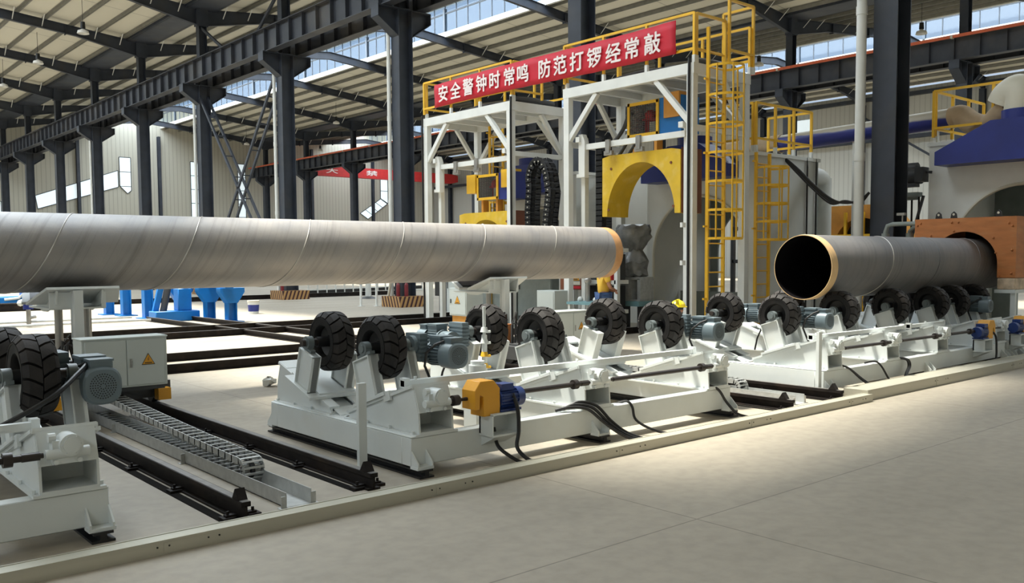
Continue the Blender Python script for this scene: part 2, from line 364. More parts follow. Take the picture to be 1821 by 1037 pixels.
# roof sheets, gutters, roof lights
for i, rx in enumerate(RIDGES):
    for sgn, v in ((-1, VALLEYS[i]), (1, VALLEYS[i + 1])):
        hf = HALF.get(rx, 3.0); e = rx + sgn * hf
        x0, x1 = sorted((v, e)); z0, z1 = roof_z(x0) + 0.22, roof_z(x1) + 0.22
        struct(MB().prism([(x0, z0), (x1, z1), (x1, z1 + 0.08), (x0, z0 + 0.08)], 'y', Y0, Y1).build('ceiling', M['roof']))
        if rx > 0:
            ym = MON.get(rx, Y0)
            curb = MB().box(e - 0.1, e + 0.1, ym, Y1, 15.90, 16.22)
            cb = MB(); cb.box(e - 0.05, e + 0.05, ym, Y1, 17.35, 17.43); cb.box(e - 0.08, e + 0.08, ym, Y1, 17.86, 17.98)
            y = max(-8.0, ym)
            while y < Y1: cb.box(e - 0.025, e + 0.025, y - 0.03, y + 0.03, 16.2, 17.9); y += 1.17
            g = MB().box(e - 0.01, e + 0.01, ym, Y1, 16.22, 17.86).build('roof_light_glazing', M['glass']); n_w += 1
            g.name = 'window_%d' % n_w; struct(g); cb.build('window_frame', M['monframe'], g); curb.build('window_sill', M['grey'], g)
    if rx > 0:
        n_w += 1
        s = MB().prism([(rx - hf - .4, 17.9), (rx, 18.25), (rx + hf + .4, 17.9), (rx + hf + .4, 17.95), (rx, 18.3), (rx - hf - .4, 17.95)], 'y', MON.get(rx, Y0), Y1).build('window_%d' % n_w, M['translucent'])
        struct(s); f = MB()
        for dx in (-2.2, -1.1, 1.1, 2.2): f.box(rx + dx - 0.04, rx + dx + 0.04, MON.get(rx, Y0), Y1, 17.9 + (3.4 - abs(dx)) * 0.1, 18.0 + (3.4 - abs(dx)) * 0.1)
        f.build('window_frame', M['grey'], s)
for rx, ym in MON.items():  # added roof infill and end wall that cut the sun patch short
    for sgn in (-1, 1):
        x0, x1 = sorted((rx, rx + sgn * HALF[rx])); z0, z1 = [roof_z(rx + HALF[rx]) + 0.22 + 0.1 * (HALF[rx] - abs(x - rx)) for x in (x0, x1)]
        struct(MB().prism([(x0, z0), (x1, z1), (x1, z1 + 0.08), (x0, z0 + 0.08)], 'y', Y0, ym).build('ceiling', M['roof']))
    struct(MB().prism([(rx - HALF[rx], 15.9), (rx + HALF[rx], 15.9), (rx + HALF[rx], 17.9), (rx, 18.3), (rx - HALF[rx], 17.9)], 'y', ym - 0.05, ym).build('wall_sun_stop', M['cream']))
for n, v in enumerate(VALLEYS[1:4]):
    o = MB().box(v - 0.75, v + 0.75, Y0, Y1, ZV - 0.02, ZV + 0.05).box(v - 0.8, v - 0.72, Y0, Y1, ZV - 0.02, ZV + 0.35).box(v + 0.72, v + 0.8, Y0, Y1, ZV - 0.02, ZV + 0.35).build('trim_%d' % (n + 1), M['navy']); struct(o)

# purlins under the roof sheets
def purlin_mesh(L):
    m = MB(); m.box(-0.012, 0.012, 0, L, 0, 0.2); m.box(-0.012, 0.075, 0, L, 0, 0.012); m.box(-0.075, 0.012, 0, L, 0.19, 0.2); return m.mesh('purlin', M['purlin'])
pm = purlin_mesh(Y1 - 2)
for key, v, sgn, lab in (('a', 19.0, -1, 'galvanised roof purlin in the cream bay at upper left, beside the hanging lamps'),
                         ('b', 19.0, 1, 'galvanised roof purlin rising from the near columns to the middle roof light'),
                         ('c', 44.8, -1, 'galvanised roof purlin on the slope behind the red banner'),
                         ('d', 44.8, 1, 'galvanised roof purlin beyond the far columns, below the second roof light'),
                         ('e', 70.6, -1, 'galvanised roof purlin above the right wall of the hall')):
    for i in range(6 if key == 'a' else 7):
        x = v + sgn * (0.95 + 1.42 * i)
        o = obj('roof_purlin', pm, None, (x, 2, roof_z(x))); tag(o, lab, 'purlin', 'roof purlins: ' + lab)

# rafters
def rafter_mesh():
    m = MB(); top = lambda x: ZV + 0.1 * x; L = 12.9
    bot = [(0, 14.05), (0.3, 14.1), (3.6, top(3.6) - 0.52), (L, top(L) - 0.5)]
    poly = [(0, top(0)), (L, top(L))] + bot[::-1]
    m.prism(poly, 'y', -0.007, 0.007)
    for (a, b) in zip([(0, top(0))], [(L, top(L))]): m.beam((a[0], 0, a[1] - 0.01), (b[0], 0, b[1] - 0.01), 0.24, 0.02)
    for a, b in zip(bot, bot[1:]): m.beam((a[0], 0, a[1] + 0.01), (b[0], 0, b[1] + 0.01), 0.24, 0.022)
    for x in (4.2, 8.4): m.box(x - 0.02, x + 0.02, -0.12, 0.12, top(x) - 0.6, top(x))
    return m.mesh('roof_rafter', M['navy'])
def rafter_mesh_light():
    me = rafter_mesh(); me = me.copy(); return me
rmesh = rafter_mesh()
br = MB().beam((0, 0, -0.42), (0, -0.62, 0.12), 0.05, 0.012); brace_mesh = br.mesh('fly_brace', M['gantry'])
post_mesh = MB().ibeam((0, 0, 0), (0, 0, 1.85), 0.18, 0.2, 0.016, 0.012, up=(1, 0, 0)).mesh('roof_light_post', M['bluegrey'])
for v, sgn, lab in ((19.0, -1, 'dark tapered rafter of the cream roof bay at upper left'), (19.0, 1, 'dark rafter climbing from the near columns toward the middle roof light'),
                    (44.8, -1, 'dark rafter descending from the middle roof light to the far columns'), (44.8, 1, 'dark rafter rising beyond the far columns'), (70.6, -1, 'dark rafter ending at the right wall')):
    for y in YK[1:]:
        t = thing('roof_rafter', lab, 'rafter', (v, y, 0), PI if sgn < 0 else 0, 'roof rafters: ' + lab)
        obj('rafter_beam', rmesh, t)
        for x in (1.2, 2.6, 5.4, 6.9):
            if y > 0: obj('fly_brace', brace_mesh, t, (x, 0 if sgn > 0 else 0, ZV + 0.1 * x), (0, 0, 0 if sgn > 0 else PI))
        if lab.find('cream') < 0: obj('roof_light_post', post_mesh, t, (9.9, 0, 15.85))

# columns of the two rows
def column_mesh():
    m = MB()
    for s in (-1, 1): m.box(s * 0.29 - 0.015, s * 0.29 + 0.015, -0.26, 0.26, 0, 10.95)
    m.box(-0.28, 0.28, -0.012, 0.012, 0, 10.95)
    m.box(-0.28, 0.28, -0.26, 0.26, 10.93, 10.97)
    return m.mesh('column_shaft', M['navy'])
def corbel_mesh():
    m = MB()
    for s in (-1, 1):
        m.prism([(s * 0.29, 10.95), (s * 1.15, 10.95), (s * 1.15, 10.55), (s * 0.29, 9.95)], 'y', -0.013, 0.013)
        m.box(min(s * .29, s * 1.15), max(s * .29, s * 1.15), -0.24, 0.24, 10.92, 10.96)
        m.beam((s * 0.29, 0, 9.95), (s * 1.15, 0, 10.55), 0.46, 0.025)
        m.box(s * 1.15 - 0.012, s * 1.15 + 0.012, -0.24, 0.24, 10.55, 10.95)
    return m.mesh('corbel', M['navy'])
def upper_mesh():
    m = MB()
    for s in (-1, 1): m.box(s * 0.2 - 0.012, s * 0.2 + 0.012, -0.2, 0.2, 10.95, 14.1)
    m.box(-0.2, 0.2, -0.01, 0.01, 10.95, 14.1); m.box(-0.3, 0.3, -0.2, 0.2, 14.02, 14.9)
    return m.mesh('upper_column', M['navy'])
cm, km, um = column_mesh(), corbel_mesh(), upper_mesh()
for row, X in ROWS.items():
    vis = YK[3:]
    for i, y in enumerate(vis):
        if row == 'near': lab = 'dark steel column of the near row, %s counting leftward from the wide one behind the right pipe' % ORD[i]
        else: lab = 'dark steel column of the far row under the orange rail, %s counting from the right wall side' % ORD[i]
        t = thing('steel_column', lab, 'column', (X, y, 0), 0, 'columns of the %s row' % row)
        obj('column_shaft', cm, t); obj('corbel', km, t); obj('upper_column', um, t)
# gable posts and eaves columns at the walls
gp = MB().ibeam((0, 0, 0), (0, 0, 15.0), 0.3, 0.34, up=(0, 1, 0)).mesh('wall_post', M['navy'])
for i, x in enumerate((26.4, 34.5, 52.5, 61.0)):
    o = obj('wall_post', gp, None, (x, 97.75, 0)); tag(o, 'dark wind post against the back wall, %s from the left' % ORD[i], 'post', 'wind posts of the back wall')
wp = MB().ibeam((0, 0, 0), (0, 0, 14.1), 0.4, 0.4, up=(1, 0, 0)).mesh('wall_column', M['navy'])
for i, y in enumerate(YK[3:]):
    o = obj('wall_column', wp, None, (70.2, y, 0)); tag(o, 'dark column standing against the right wall, %s from the near end' % ORD[i], 'column', 'columns along the right wall')
wb = MB().beam((0, 0, 0), (0, 9.37, 6.0), 0.16, 0.16).mesh('wall_brace', M['navy'])
for i, (y, z) in enumerate(((28.29, 7.2), (37.66, 1.0))):
    o = obj('wall_brace', wb, None, (70.0, y, z)); tag(o, ['dark diagonal brace high on the right wall above the blue duct', 'dark diagonal brace low on the right wall behind the grey duct elbow'][i], 'brace')
for z, nm in ((14.3, 'dark eaves beam along the top of the right wall'), (11.0, 'dark rail running along the right wall at mid height')):
    tag(MB().box(69.9, 70.3, -20, 97, z, z + 0.3).build('wall_beam', M['navy']), nm, 'beam')

# crane girders
def girder(X, lab, conductor=False, y0=-12.0, y1=97.0):
    t = thing('crane_girder', lab, 'girder', (X, y0, 10.98))
    L = y1 - y0; m = MB()
    m.ibeam((0, 0, 0.52), (0, L, 0.52), 0.42, 1.04, 0.03, 0.014); y = 0.6
    while y < L:
        m.box(-0.17, 0.17, y - 0.008, y + 0.008, 0.03, 1.0); y += 1.171
    m.build('girder_beam', M['girder'], t)
    MB().box(-0.035, 0.035, 0, L, 1.04, 1.16).build('crane_rail', M['rail'], t)
    if conductor:
        MB().box(-0.36, -0.3, 0, L, 1.0, 1.14).build('conductor_rail', M['orange'], t)
        hm = MB().box(-0.40, -0.2, -0.05, 0.05, 0.98, 1.1).mesh('conductor_hanger', M['cream']); y = 3.0
        while y < L: obj('conductor_hanger', hm, t, (0, y, 0)); y += 4.68
    return t
girder(18.25, 'long dark plate girder on the near side of the near columns')
girder(19.75, 'dark plate girder on the far side of the near columns')
girder(44.05, 'dark plate girder with an orange conductor rail on the far columns', True, -12, 96)
girder(45.55, 'dark plate girder behind the one with the orange rail')
# overhead crane at the back
t = thing('overhead_crane', 'red bridge crane spanning the far bay near the back wall', 'crane', (45.55, 92, 12.14))
MB().prism([(0.3, 0.1), (0.3, 0.35), (1.6, 0.35), (23.2, 0.35), (24.2, 0.2), (24.2, -0.6), (23.2, -0.8), (2.6, -0.8), (1.0, -0.1)], 'y', -0.4, 0.4).build('bridge_beam', M['craneRed'], t)
MB().box(-0.15, 0.35, -2.2, 2.2, 0.0, 0.45).build('end_carriage', M['craneRed'], t)
def text_mesh(body, size, m, name='text', depth=0.0, off=0.0):
    c = bpy.data.curves.new(name, 'FONT'); c.body = body; c.size = size; c.extrude = depth; c.offset = off; c.align_x = 'LEFT'
    o = bpy.data.objects.new(name, c); col.objects.link(o)
    dg = bpy.context.evaluated_depsgraph_get(); me = bpy.data.meshes.new_from_object(o.evaluated_get(dg)); me.name = name
    bpy.data.objects.remove(o); me.materials.clear(); me.materials.append(m); return me
ct = text_mesh('大　严 禁', 0.62, M['text'], off=0.01)
o = obj('lettering', ct, t, (5.4, -0.42, -0.42), (PI / 2, 0, 0)); o.scale = (2.6, 1, 1)

# cross bracing of the near row
def lattice(y0, z0, y1, z1, lab):
    t = thing('lattice_brace', lab, 'brace', (19.0, y0, z0)); d = Vector((0, y1 - y0, z1 - z0)); m = MB()
    for s in (-1, 1): MB().beam((s * 0.22, 0, 0), (s * 0.22, d.y, d.z), 0.09, 0.13).build('brace_chord', M['navy'], t)
    n = 9
    for i in range(1, n): MB().beam((-0.24, d.y * i / n, d.z * i / n), (0.24, d.y * i / n, d.z * i / n), 0.07, 0.05).build('batten', M['navy'], t)
lattice(47.0, 10.4, 37.95, 0.3, 'lattice brace leaning right, lower end near the right column of the braced bay')
lattice(38.0, 10.4, 46.9, 0.3, 'dark lattice brace leaning left across the other brace of the near row')
MB().beam((18.95, 37.7, 14.0), (18.95, 42.0, 11.4), 0.1, 0.14).beam((18.95, 47.0, 14.0), (18.95, 42.4, 11.4), 0.1, 0.14).build('roof_brace', M['navy'])
tag(bpy.data.objects['roof_brace'], 'dark V shaped brace above the near crane girder', 'brace')

# white drain pipes on the near columns
for i, (x, y, lab) in enumerate(((18.45, 9.95, 'white drain pipe beside the wide column behind the right pipe'), (18.62, 28.62, 'white drain pipe on the column left of the red banner'),
                                 (18.62, 38.0, 'white drain pipe on the column left of the lattice braces, seen under the roof light'), (18.62, 47.35, 'white drain pipe on the column with the lattice brace top'), (18.62, 65.9, 'white drain pipe on a distant column of the near row'))):
    t = thing('drain_pipe', lab, 'pipe', (x, y, 0))
    r = 0.105 if i == 0 else 0.075
    MB().cyl((0, 0, 0), (0, 0, 14.2 if i == 0 else 10.4), r, n=14).build('pipe_run', M['gantry'], t)
    for z in (3.9, 7.0): MB().cyl((0, 0, z - 0.09), (0, 0, z + 0.09), r + 0.012, n=14).build('pipe_socket', M['gantry'], t)

# hanging lamps
lampm = MB().lathe([(0.0, 0.05), (-0.05, 0.10), (-0.12, 0.26), (-0.26, 0.30), (-0.27, 0.29), (-0.13, 0.24), (-0.07, 0.09)], 20).mesh('lamp_shade', M['lamp'])
gearm = MB().cyl((0, 0, 0), (0, 0, 0.34), 0.13, 0.11, 14).mesh('lamp_gear', M['black'])
for x, yy, z, lab in ((14.3, [YK[3 + k] + 4.1 for k in range(4, 7)], 14.0, 'white bell lamp hanging below the cream roof bay'),
                      (40.4, (70.6, 89.0), 14.0, 'small bell lamp hanging below the slope behind the braces'), (49.0, (23.0, 33.2, 89.2), 14.0, 'bell lamp hanging beyond the far columns')):
    for k, y in enumerate(yy):
        t = thing('pendant_lamp', lab + ', ' + ('nearest' if y == min(yy) else 'farthest' if y == max(yy) else 'middle one'), 'lamp', (x, y, z), 0, 'hanging bell lamps')
        obj('lamp_shade', lampm, t); obj('lamp_gear', gearm, t)
        MB().cyl((0, 0, 0.34), (0, 0, roof_z(x) - z + 0.225), 0.012, n=6).build('suspension_rod', M['black'], t)

# ================================================================== ROLLER BEDS
YC = 7.205                                                   # pipe line over the roller beds
def tyre_mesh():
    m = MB(); W = 0.112; R = 0.285
    prof = [(-0.06, 0.142), (-0.09, 0.148), (-0.108, 0.160), (-0.112, 0.19), (-0.113, 0.218), (-0.117, 0.221), (-0.117, 0.229), (-0.108, 0.231), (-0.072, 0.245)]
    prof = prof + [(-a, b) for a, b in prof[::-1]]
    m.lathe(prof, 48, 'x', closed=True)
    N = 16; m.cur = 1
    for i in range(N):
        for s in (-1, 1):
            t0 = 2 * PI * (i + (0.0 if s < 0 else 0.5)) / N; half = 2 * PI / N * 0.41
            def P(wd, tt, r): return (s * wd, r * math.cos(tt), r * math.sin(tt))
            ws = [0.003, 0.042, 0.082, 0.116]; sk = [0.11, 0.02, -0.05, -0.06]; rt = [R, R, R - 0.005, R - 0.045]
            top = []; bot = []
            for w_, k_, r_ in zip(ws, sk, rt):
                for e in (-1, 0, 1):
                    tt = t0 + k_ + e * half
                    top.append(P(w_, tt, r_)); bot.append(P(min(w_, 0.105), tt, 0.225))
            vs = top + bot; fs = []
            for a in range(3):
                for b in range(2):
                    q = [a * 3 + b, a * 3 + b + 1, (a + 1) * 3 + b + 1, (a + 1) * 3 + b]; fs.append(tuple(q))
            n = 12
            for b in range(2): fs.append((b, b + 1, n + b + 1, n + b)); fs.append((9 + b, 9 + b + 1, n + 9 + b + 1, n + 9 + b))
            for a in range(3):
                fs.append((a * 3, (a + 1) * 3, n + (a + 1) * 3, n + a * 3)); fs.append((a * 3 + 2, (a + 1) * 3 + 2, n + (a + 1) * 3 + 2, n + a * 3 + 2))
            m.add(vs, fs)
    return m.mesh('tyre', M['rubber'], M['lug_lit'])
def hub_mesh():
    m = MB(); m.lathe([(-0.05, 0.152), (-0.03, 0.13), (-0.02, 0.06), (0.02, 0.06), (0.03, 0.13), (0.05, 0.152)], 32, 'x')
    m.cyl((-0.16, 0, 0), (0.16, 0, 0), 0.05, n=18); return m.mesh('wheel_hub', M['black'])
TH = math.radians(18.0); ZS = lambda v: 0.71 - math.tan(TH) * (v + 1.175)          # wedge slope (near half)
EN = Vector((0, math.cos(TH), -math.sin(TH))); NN = Vector((0, math.sin(TH), math.cos(TH)))
VB = Vector((0, -0.588, 0.519))
def SL(x, e, n): return Vector((x, 0, 0)) + VB + EN * e + NN * n
def slbox(m, x0, x1, e0, e1, n0, n1):
    vs = [SL(x, e, n) for n in (n0, n1) for e in (e0, e1) for x in (x0, x1)]
    return m.add(vs, [(0, 2, 3, 1), (4, 5, 7, 6), (0, 1, 5, 4), (2, 6, 7, 3), (0, 4, 6, 2), (1, 3, 7, 5)])
# every half-station mesh is centred on x = 0 (tyre centre) and on the pipe line; the far half is the near half turned about
XW0, XW1 = -0.162, 0.170                                      # wedge sides
def wedge_mesh():
    m = MB(); poly = [(-1.255, 0.335), (-1.245, 0.50), (-1.175, 0.71), (-0.155, 0.38), (-0.155, 0.335)]
    for x in (XW0, XW1): m.prism(poly, 'x', x - 0.008, x + 0.008)
    m.box(XW0, XW1, -1.26, -0.15, 0.335, 0.352)
    m.prism([(-1.235, 0.51), (-1.165, 0.71), (-1.185, 0.715), (-1.255, 0.51)], 'x', XW0 - 0.004, XW1 + 0.004)
    m.box(XW0, XW1, -0.95, -0.93, 0.35, 0.60)
    m.prism([(-0.17, 0.385), (-0.02, 0.335), (-0.02, 0.32), (-0.17, 0.37)], 'x', XW0 + .02, XW1 - .02)
    m.box(XW0 - 0.045, XW1 + 0.045, -1.262, -0.12, 0.318, 0.336)
    for x in (XW0 - 0.03, XW1 + 0.03):
        for v in (-1.2, -0.85, -0.5): m.cyl((x, v, 0.334), (x, v, 0.36), 0.013, n=6)
    return m.mesh('wedge_housing', M['white'])
def slide_mesh():
    m = MB()
    for x0, x1 in ((XW0 - 0.03, XW0 + 0.075), (XW1 - 0.075, XW1 + 0.03)): slbox(m, x0, x1, -0.62, 0.46, 0.0, 0.022)
    slbox(m, XW0 - 0.02, XW1 + 0.02, -0.63, -0.45, 0.004, 0.026)
    slbox(m, XW0 + 0.06, XW1 - 0.06, -0.60, 0.46, -0.05, -0.04)
    for x in (XW0 - 0.03, XW1 + 0.03): slbox(m, x - 0.012, x + 0.012, -0.30, -0.20, -0.03, 0.05)
    return m.mesh('slide_guide', M['white'])
def carriage_mesh():
    m = MB(); slbox(m, -0.215, 0.32, -0.24, 0.29, 0.024, 0.050); slbox(m, -0.18, 0.2, -0.2, 0.25, 0.05, 0.062); return m.mesh('carriage_plate', M['white'])
def stand_mesh(x0, x1, s):
    m = MB(); e0, e1, n0, n1 = -0.07, 0.20, 0.05, 0.415; t = 0.012; xf = x0 if s < 0 else x1
    slbox(m, x0, x1, e0, e0 + t, n0, n1); slbox(m, x0, x1, e1 - t, e1, n0, n1)
    slbox(m, x0, x1, e0, e1, n1 - t, n1); slbox(m, x0, x1, e0, e1, n0, n0 + t)
    xi = x0 + 0.025 if s < 0 else x1 - 0.025
    slbox(m, min(xi, xi - s * .06), max(xi, xi - s * .06), e0, e1, n0, n1)
    return m.mesh('wheel_stand', M['white'])
def bearing_mesh(xa, xb):
    m = MB(); c = SL(0, 0, 0.483); a, b = min(xa, xb), max(xa, xb)
    m.cyl((a, c.y, c.z), (b, c.y, c.z), 0.062, n=20); slbox(m, a + 0.005, b - 0.005, -0.105, 0.105, 0.415, 0.440); slbox(m, a + .01, b - .01, -0.06, 0.06, 0.43, 0.475)
    m.cyl((a - 0.012, c.y, c.z), (b + 0.012, c.y, c.z), 0.036, n=16); return m.mesh('bearing_block', M['bearing'])
def capm():
    m = MB(); c = SL(0, 0, 0.483); m.cyl((-0.205, c.y, c.z), (-0.20, c.y, c.z), 0.028, n=14); return m.mesh('shaft_end', M['rust'])
HUB = SL(0, 0, 0.483)
def motor_parts(jb=1):
    """right-angle gear motor: reducer on the wheel shaft, motor lying along the bed's width, fan end outward"""
    out = []; c = HUB; xm = 0.53; zm = c.z - 0.085
    m = MB(); m.box(0.345, 0.43, c.y - 0.10, c.y + 0.13, c.z - 0.15, c.z + 0.105); m.cyl((0.30, c.y, c.z), (0.36, c.y, c.z), 0.085, n=20)
    for i in range(6): m.box(0.34, 0.436, c.y - 0.112, c.y + 0.142, c.z - 0.135 + i * 0.038, c.z - 0.117 + i * 0.038)
    m.cyl((xm - 0.06, c.y + 0.02, zm), (xm + 0.06, c.y + 0.02, zm), 0.085, n=16); m.cyl((xm, c.y + 0.10, zm), (xm, c.y - 0.06, zm), 0.10, n=20)
    out.append(('reducer', m.mesh('reducer', M['motor'])))
    m = MB(); m.cyl((xm, c.y - 0.06, zm), (xm, c.y - 0.30, zm), 0.088, n=24)
    for i in range(22):
        a = 2 * PI * i / 22; ca, sa = math.cos(a), math.sin(a)
        m.beam((xm + 0.096 * ca, c.y - 0.075, zm + 0.096 * sa), (xm + 0.096 * ca, c.y - 0.29, zm + 0.096 * sa), 0.006, 0.022, (ca, 0, sa))
    m.cyl((xm, c.y - 0.055, zm), (xm, c.y - 0.075, zm), 0.112, n=24)
    out.append(('motor_body', m.mesh('motor_body', M['motor'])))
    m = MB(); r = 0.118
    ring = lambda y, k: [(xm + k * r * math.copysign(abs(math.cos(a)) ** 0.75, math.cos(a)), y, zm + k * r * math.copysign(abs(math.sin(a)) ** 0.75, math.sin(a))) for a in [2 * PI * i / 28 for i in range(28)]]
    rs = [ring(c.y - 0.27, 0.99), ring(c.y - 0.40, 1.0), ring(c.y - 0.425, 0.96), ring(c.y - 0.435, 0.86), ring(c.y - 0.437, 0.02)]
    vs = [p for q in rs for p in q]; m.add(vs, [(j * 28 + i, j * 28 + (i + 1) % 28, (j + 1) * 28 + (i + 1) % 28, (j + 1) * 28 + i) for j in range(4) for i in range(28)])
    out.append(('fan_cover', m.mesh('fan_cover', M['motor'])))
    m = MB(); y = c.y - 0.4385
    for k, nn in ((0.018, 8), (0.032, 13), (0.046, 19), (0.060, 25), (0.074, 31)):
        for i in range(nn):
            a = 2 * PI * i / nn; m.cyl((xm + k * math.cos(a), y + 0.001, zm + k * math.sin(a)), (xm + k * math.cos(a), y - 0.0005, zm + k * math.sin(a)), 0.0042, n=5)
    out.append(('vent_grille', m.mesh('vent_grille', M['black'])))
    m = MB(); m.box(xm - 0.075, xm + 0.065, c.y - 0.26, c.y - 0.10, zm + 0.09, zm + 0.165); m.box(xm - 0.082, xm + 0.072, c.y - 0.267, c.y - 0.093, zm + 0.15, zm + 0.172)
    m.box(xm - 0.06, xm + 0.07, c.y - 0.40, c.y - 0.29, zm + 0.105, zm + 0.155); m.box(xm - 0.066, xm + 0.076, c.y - 0.406, c.y - 0.284, zm + 0.148, zm + 0.162)
    out.append(('terminal_box', m.mesh('terminal_box', M['motor'])))
    m = MB(); m.tube([(xm - 0.06, c.y - 0.30, zm + 0.13), (xm - 0.12, c.y - 0.25, zm + 0.10), (xm - 0.16, c.y - 0.16, zm + 0.02), (xm - 0.15, c.y - 0.12, zm - 0.10), (xm - 0.11, c.y - 0.16, zm - 0.24), (xm - 0.08, c.y - 0.2, zm - 0.36), (xm - 0.05, c.y - 0.22, 0.36)], 0.0125)
    out.append(('motor_cable', m.mesh('motor_cable', M['black'])))
    return out
def jack_mesh():
    m = MB(); y = -1.245; z = 0.605; k = (y + 1.255)
    m.box(-0.10, 0.06, -1.30, -1.19, z - 0.085, z + 0.06); m.cyl((0.0, -1.19, z + 0.03), (0.0, -1.335, z + 0.03 - 0.0), 0.068, n=24); m.cyl((0.0, -1.33, z + 0.03), (0, -1.345, z + 0.03), 0.05, n=20)
    m.cyl((-0.14, -1.29, z - 0.02), (0.11, -1.29, z - 0.02), 0.032, n=14); m.cyl((-0.115, -1.26, z + 0.075), (-0.075, -1.26, z + 0.075), 0.03, n=10)
    for x in (-0.085, 0.05): m.cyl((x, -1.30, z - 0.07), (x, -1.315, z - 0.07), 0.016, n=8)
    for i in range(6):
        a = i * PI / 3; m.cyl((0.055 * math.cos(a), -1.334, z + 0.03 + 0.055 * math.sin(a)), (0.055 * math.cos(a), -1.343, z + 0.03 + 0.055 * math.sin(a)), 0.006, n=6)
    m.box(-0.185, 0.195, -1.185, -1.155, 0.705, 0.722)
    return m.mesh('jack_gearbox', M['white'])
TY, HB, WG, SLD, CR = tyre_mesh(), hub_mesh(), wedge_mesh(), slide_mesh(), carriage_mesh()
SL1, SL2 = stand_mesh(-0.197, -0.09, -1), stand_mesh(0.255, 0.345, 1)
SL2 = stand_mesh(0.205, 0.30, 1)
BG1, BG2 = bearing_mesh(-0.197, -0.135), bearing_mesh(0.215, 0.275)
CAP = capm(); MOT = motor_parts(); JACK = jack_mesh()
LIN = MB().cyl((-0.14, 0, 0), (-0.19, 0, 0), 0.03, n=14).mesh('axle', M['shaft'])
AX = MB().cyl((-0.19, HUB.y, HUB.z), (0.32, HUB.y, HUB.z), 0.034, n=14).mesh('axle', M['shaft'])
def coupling(m, x0, x1, y, z, r=0.026):
    m.cyl((x0, y, z), (x1, y, z), r * 0.62, n=10)
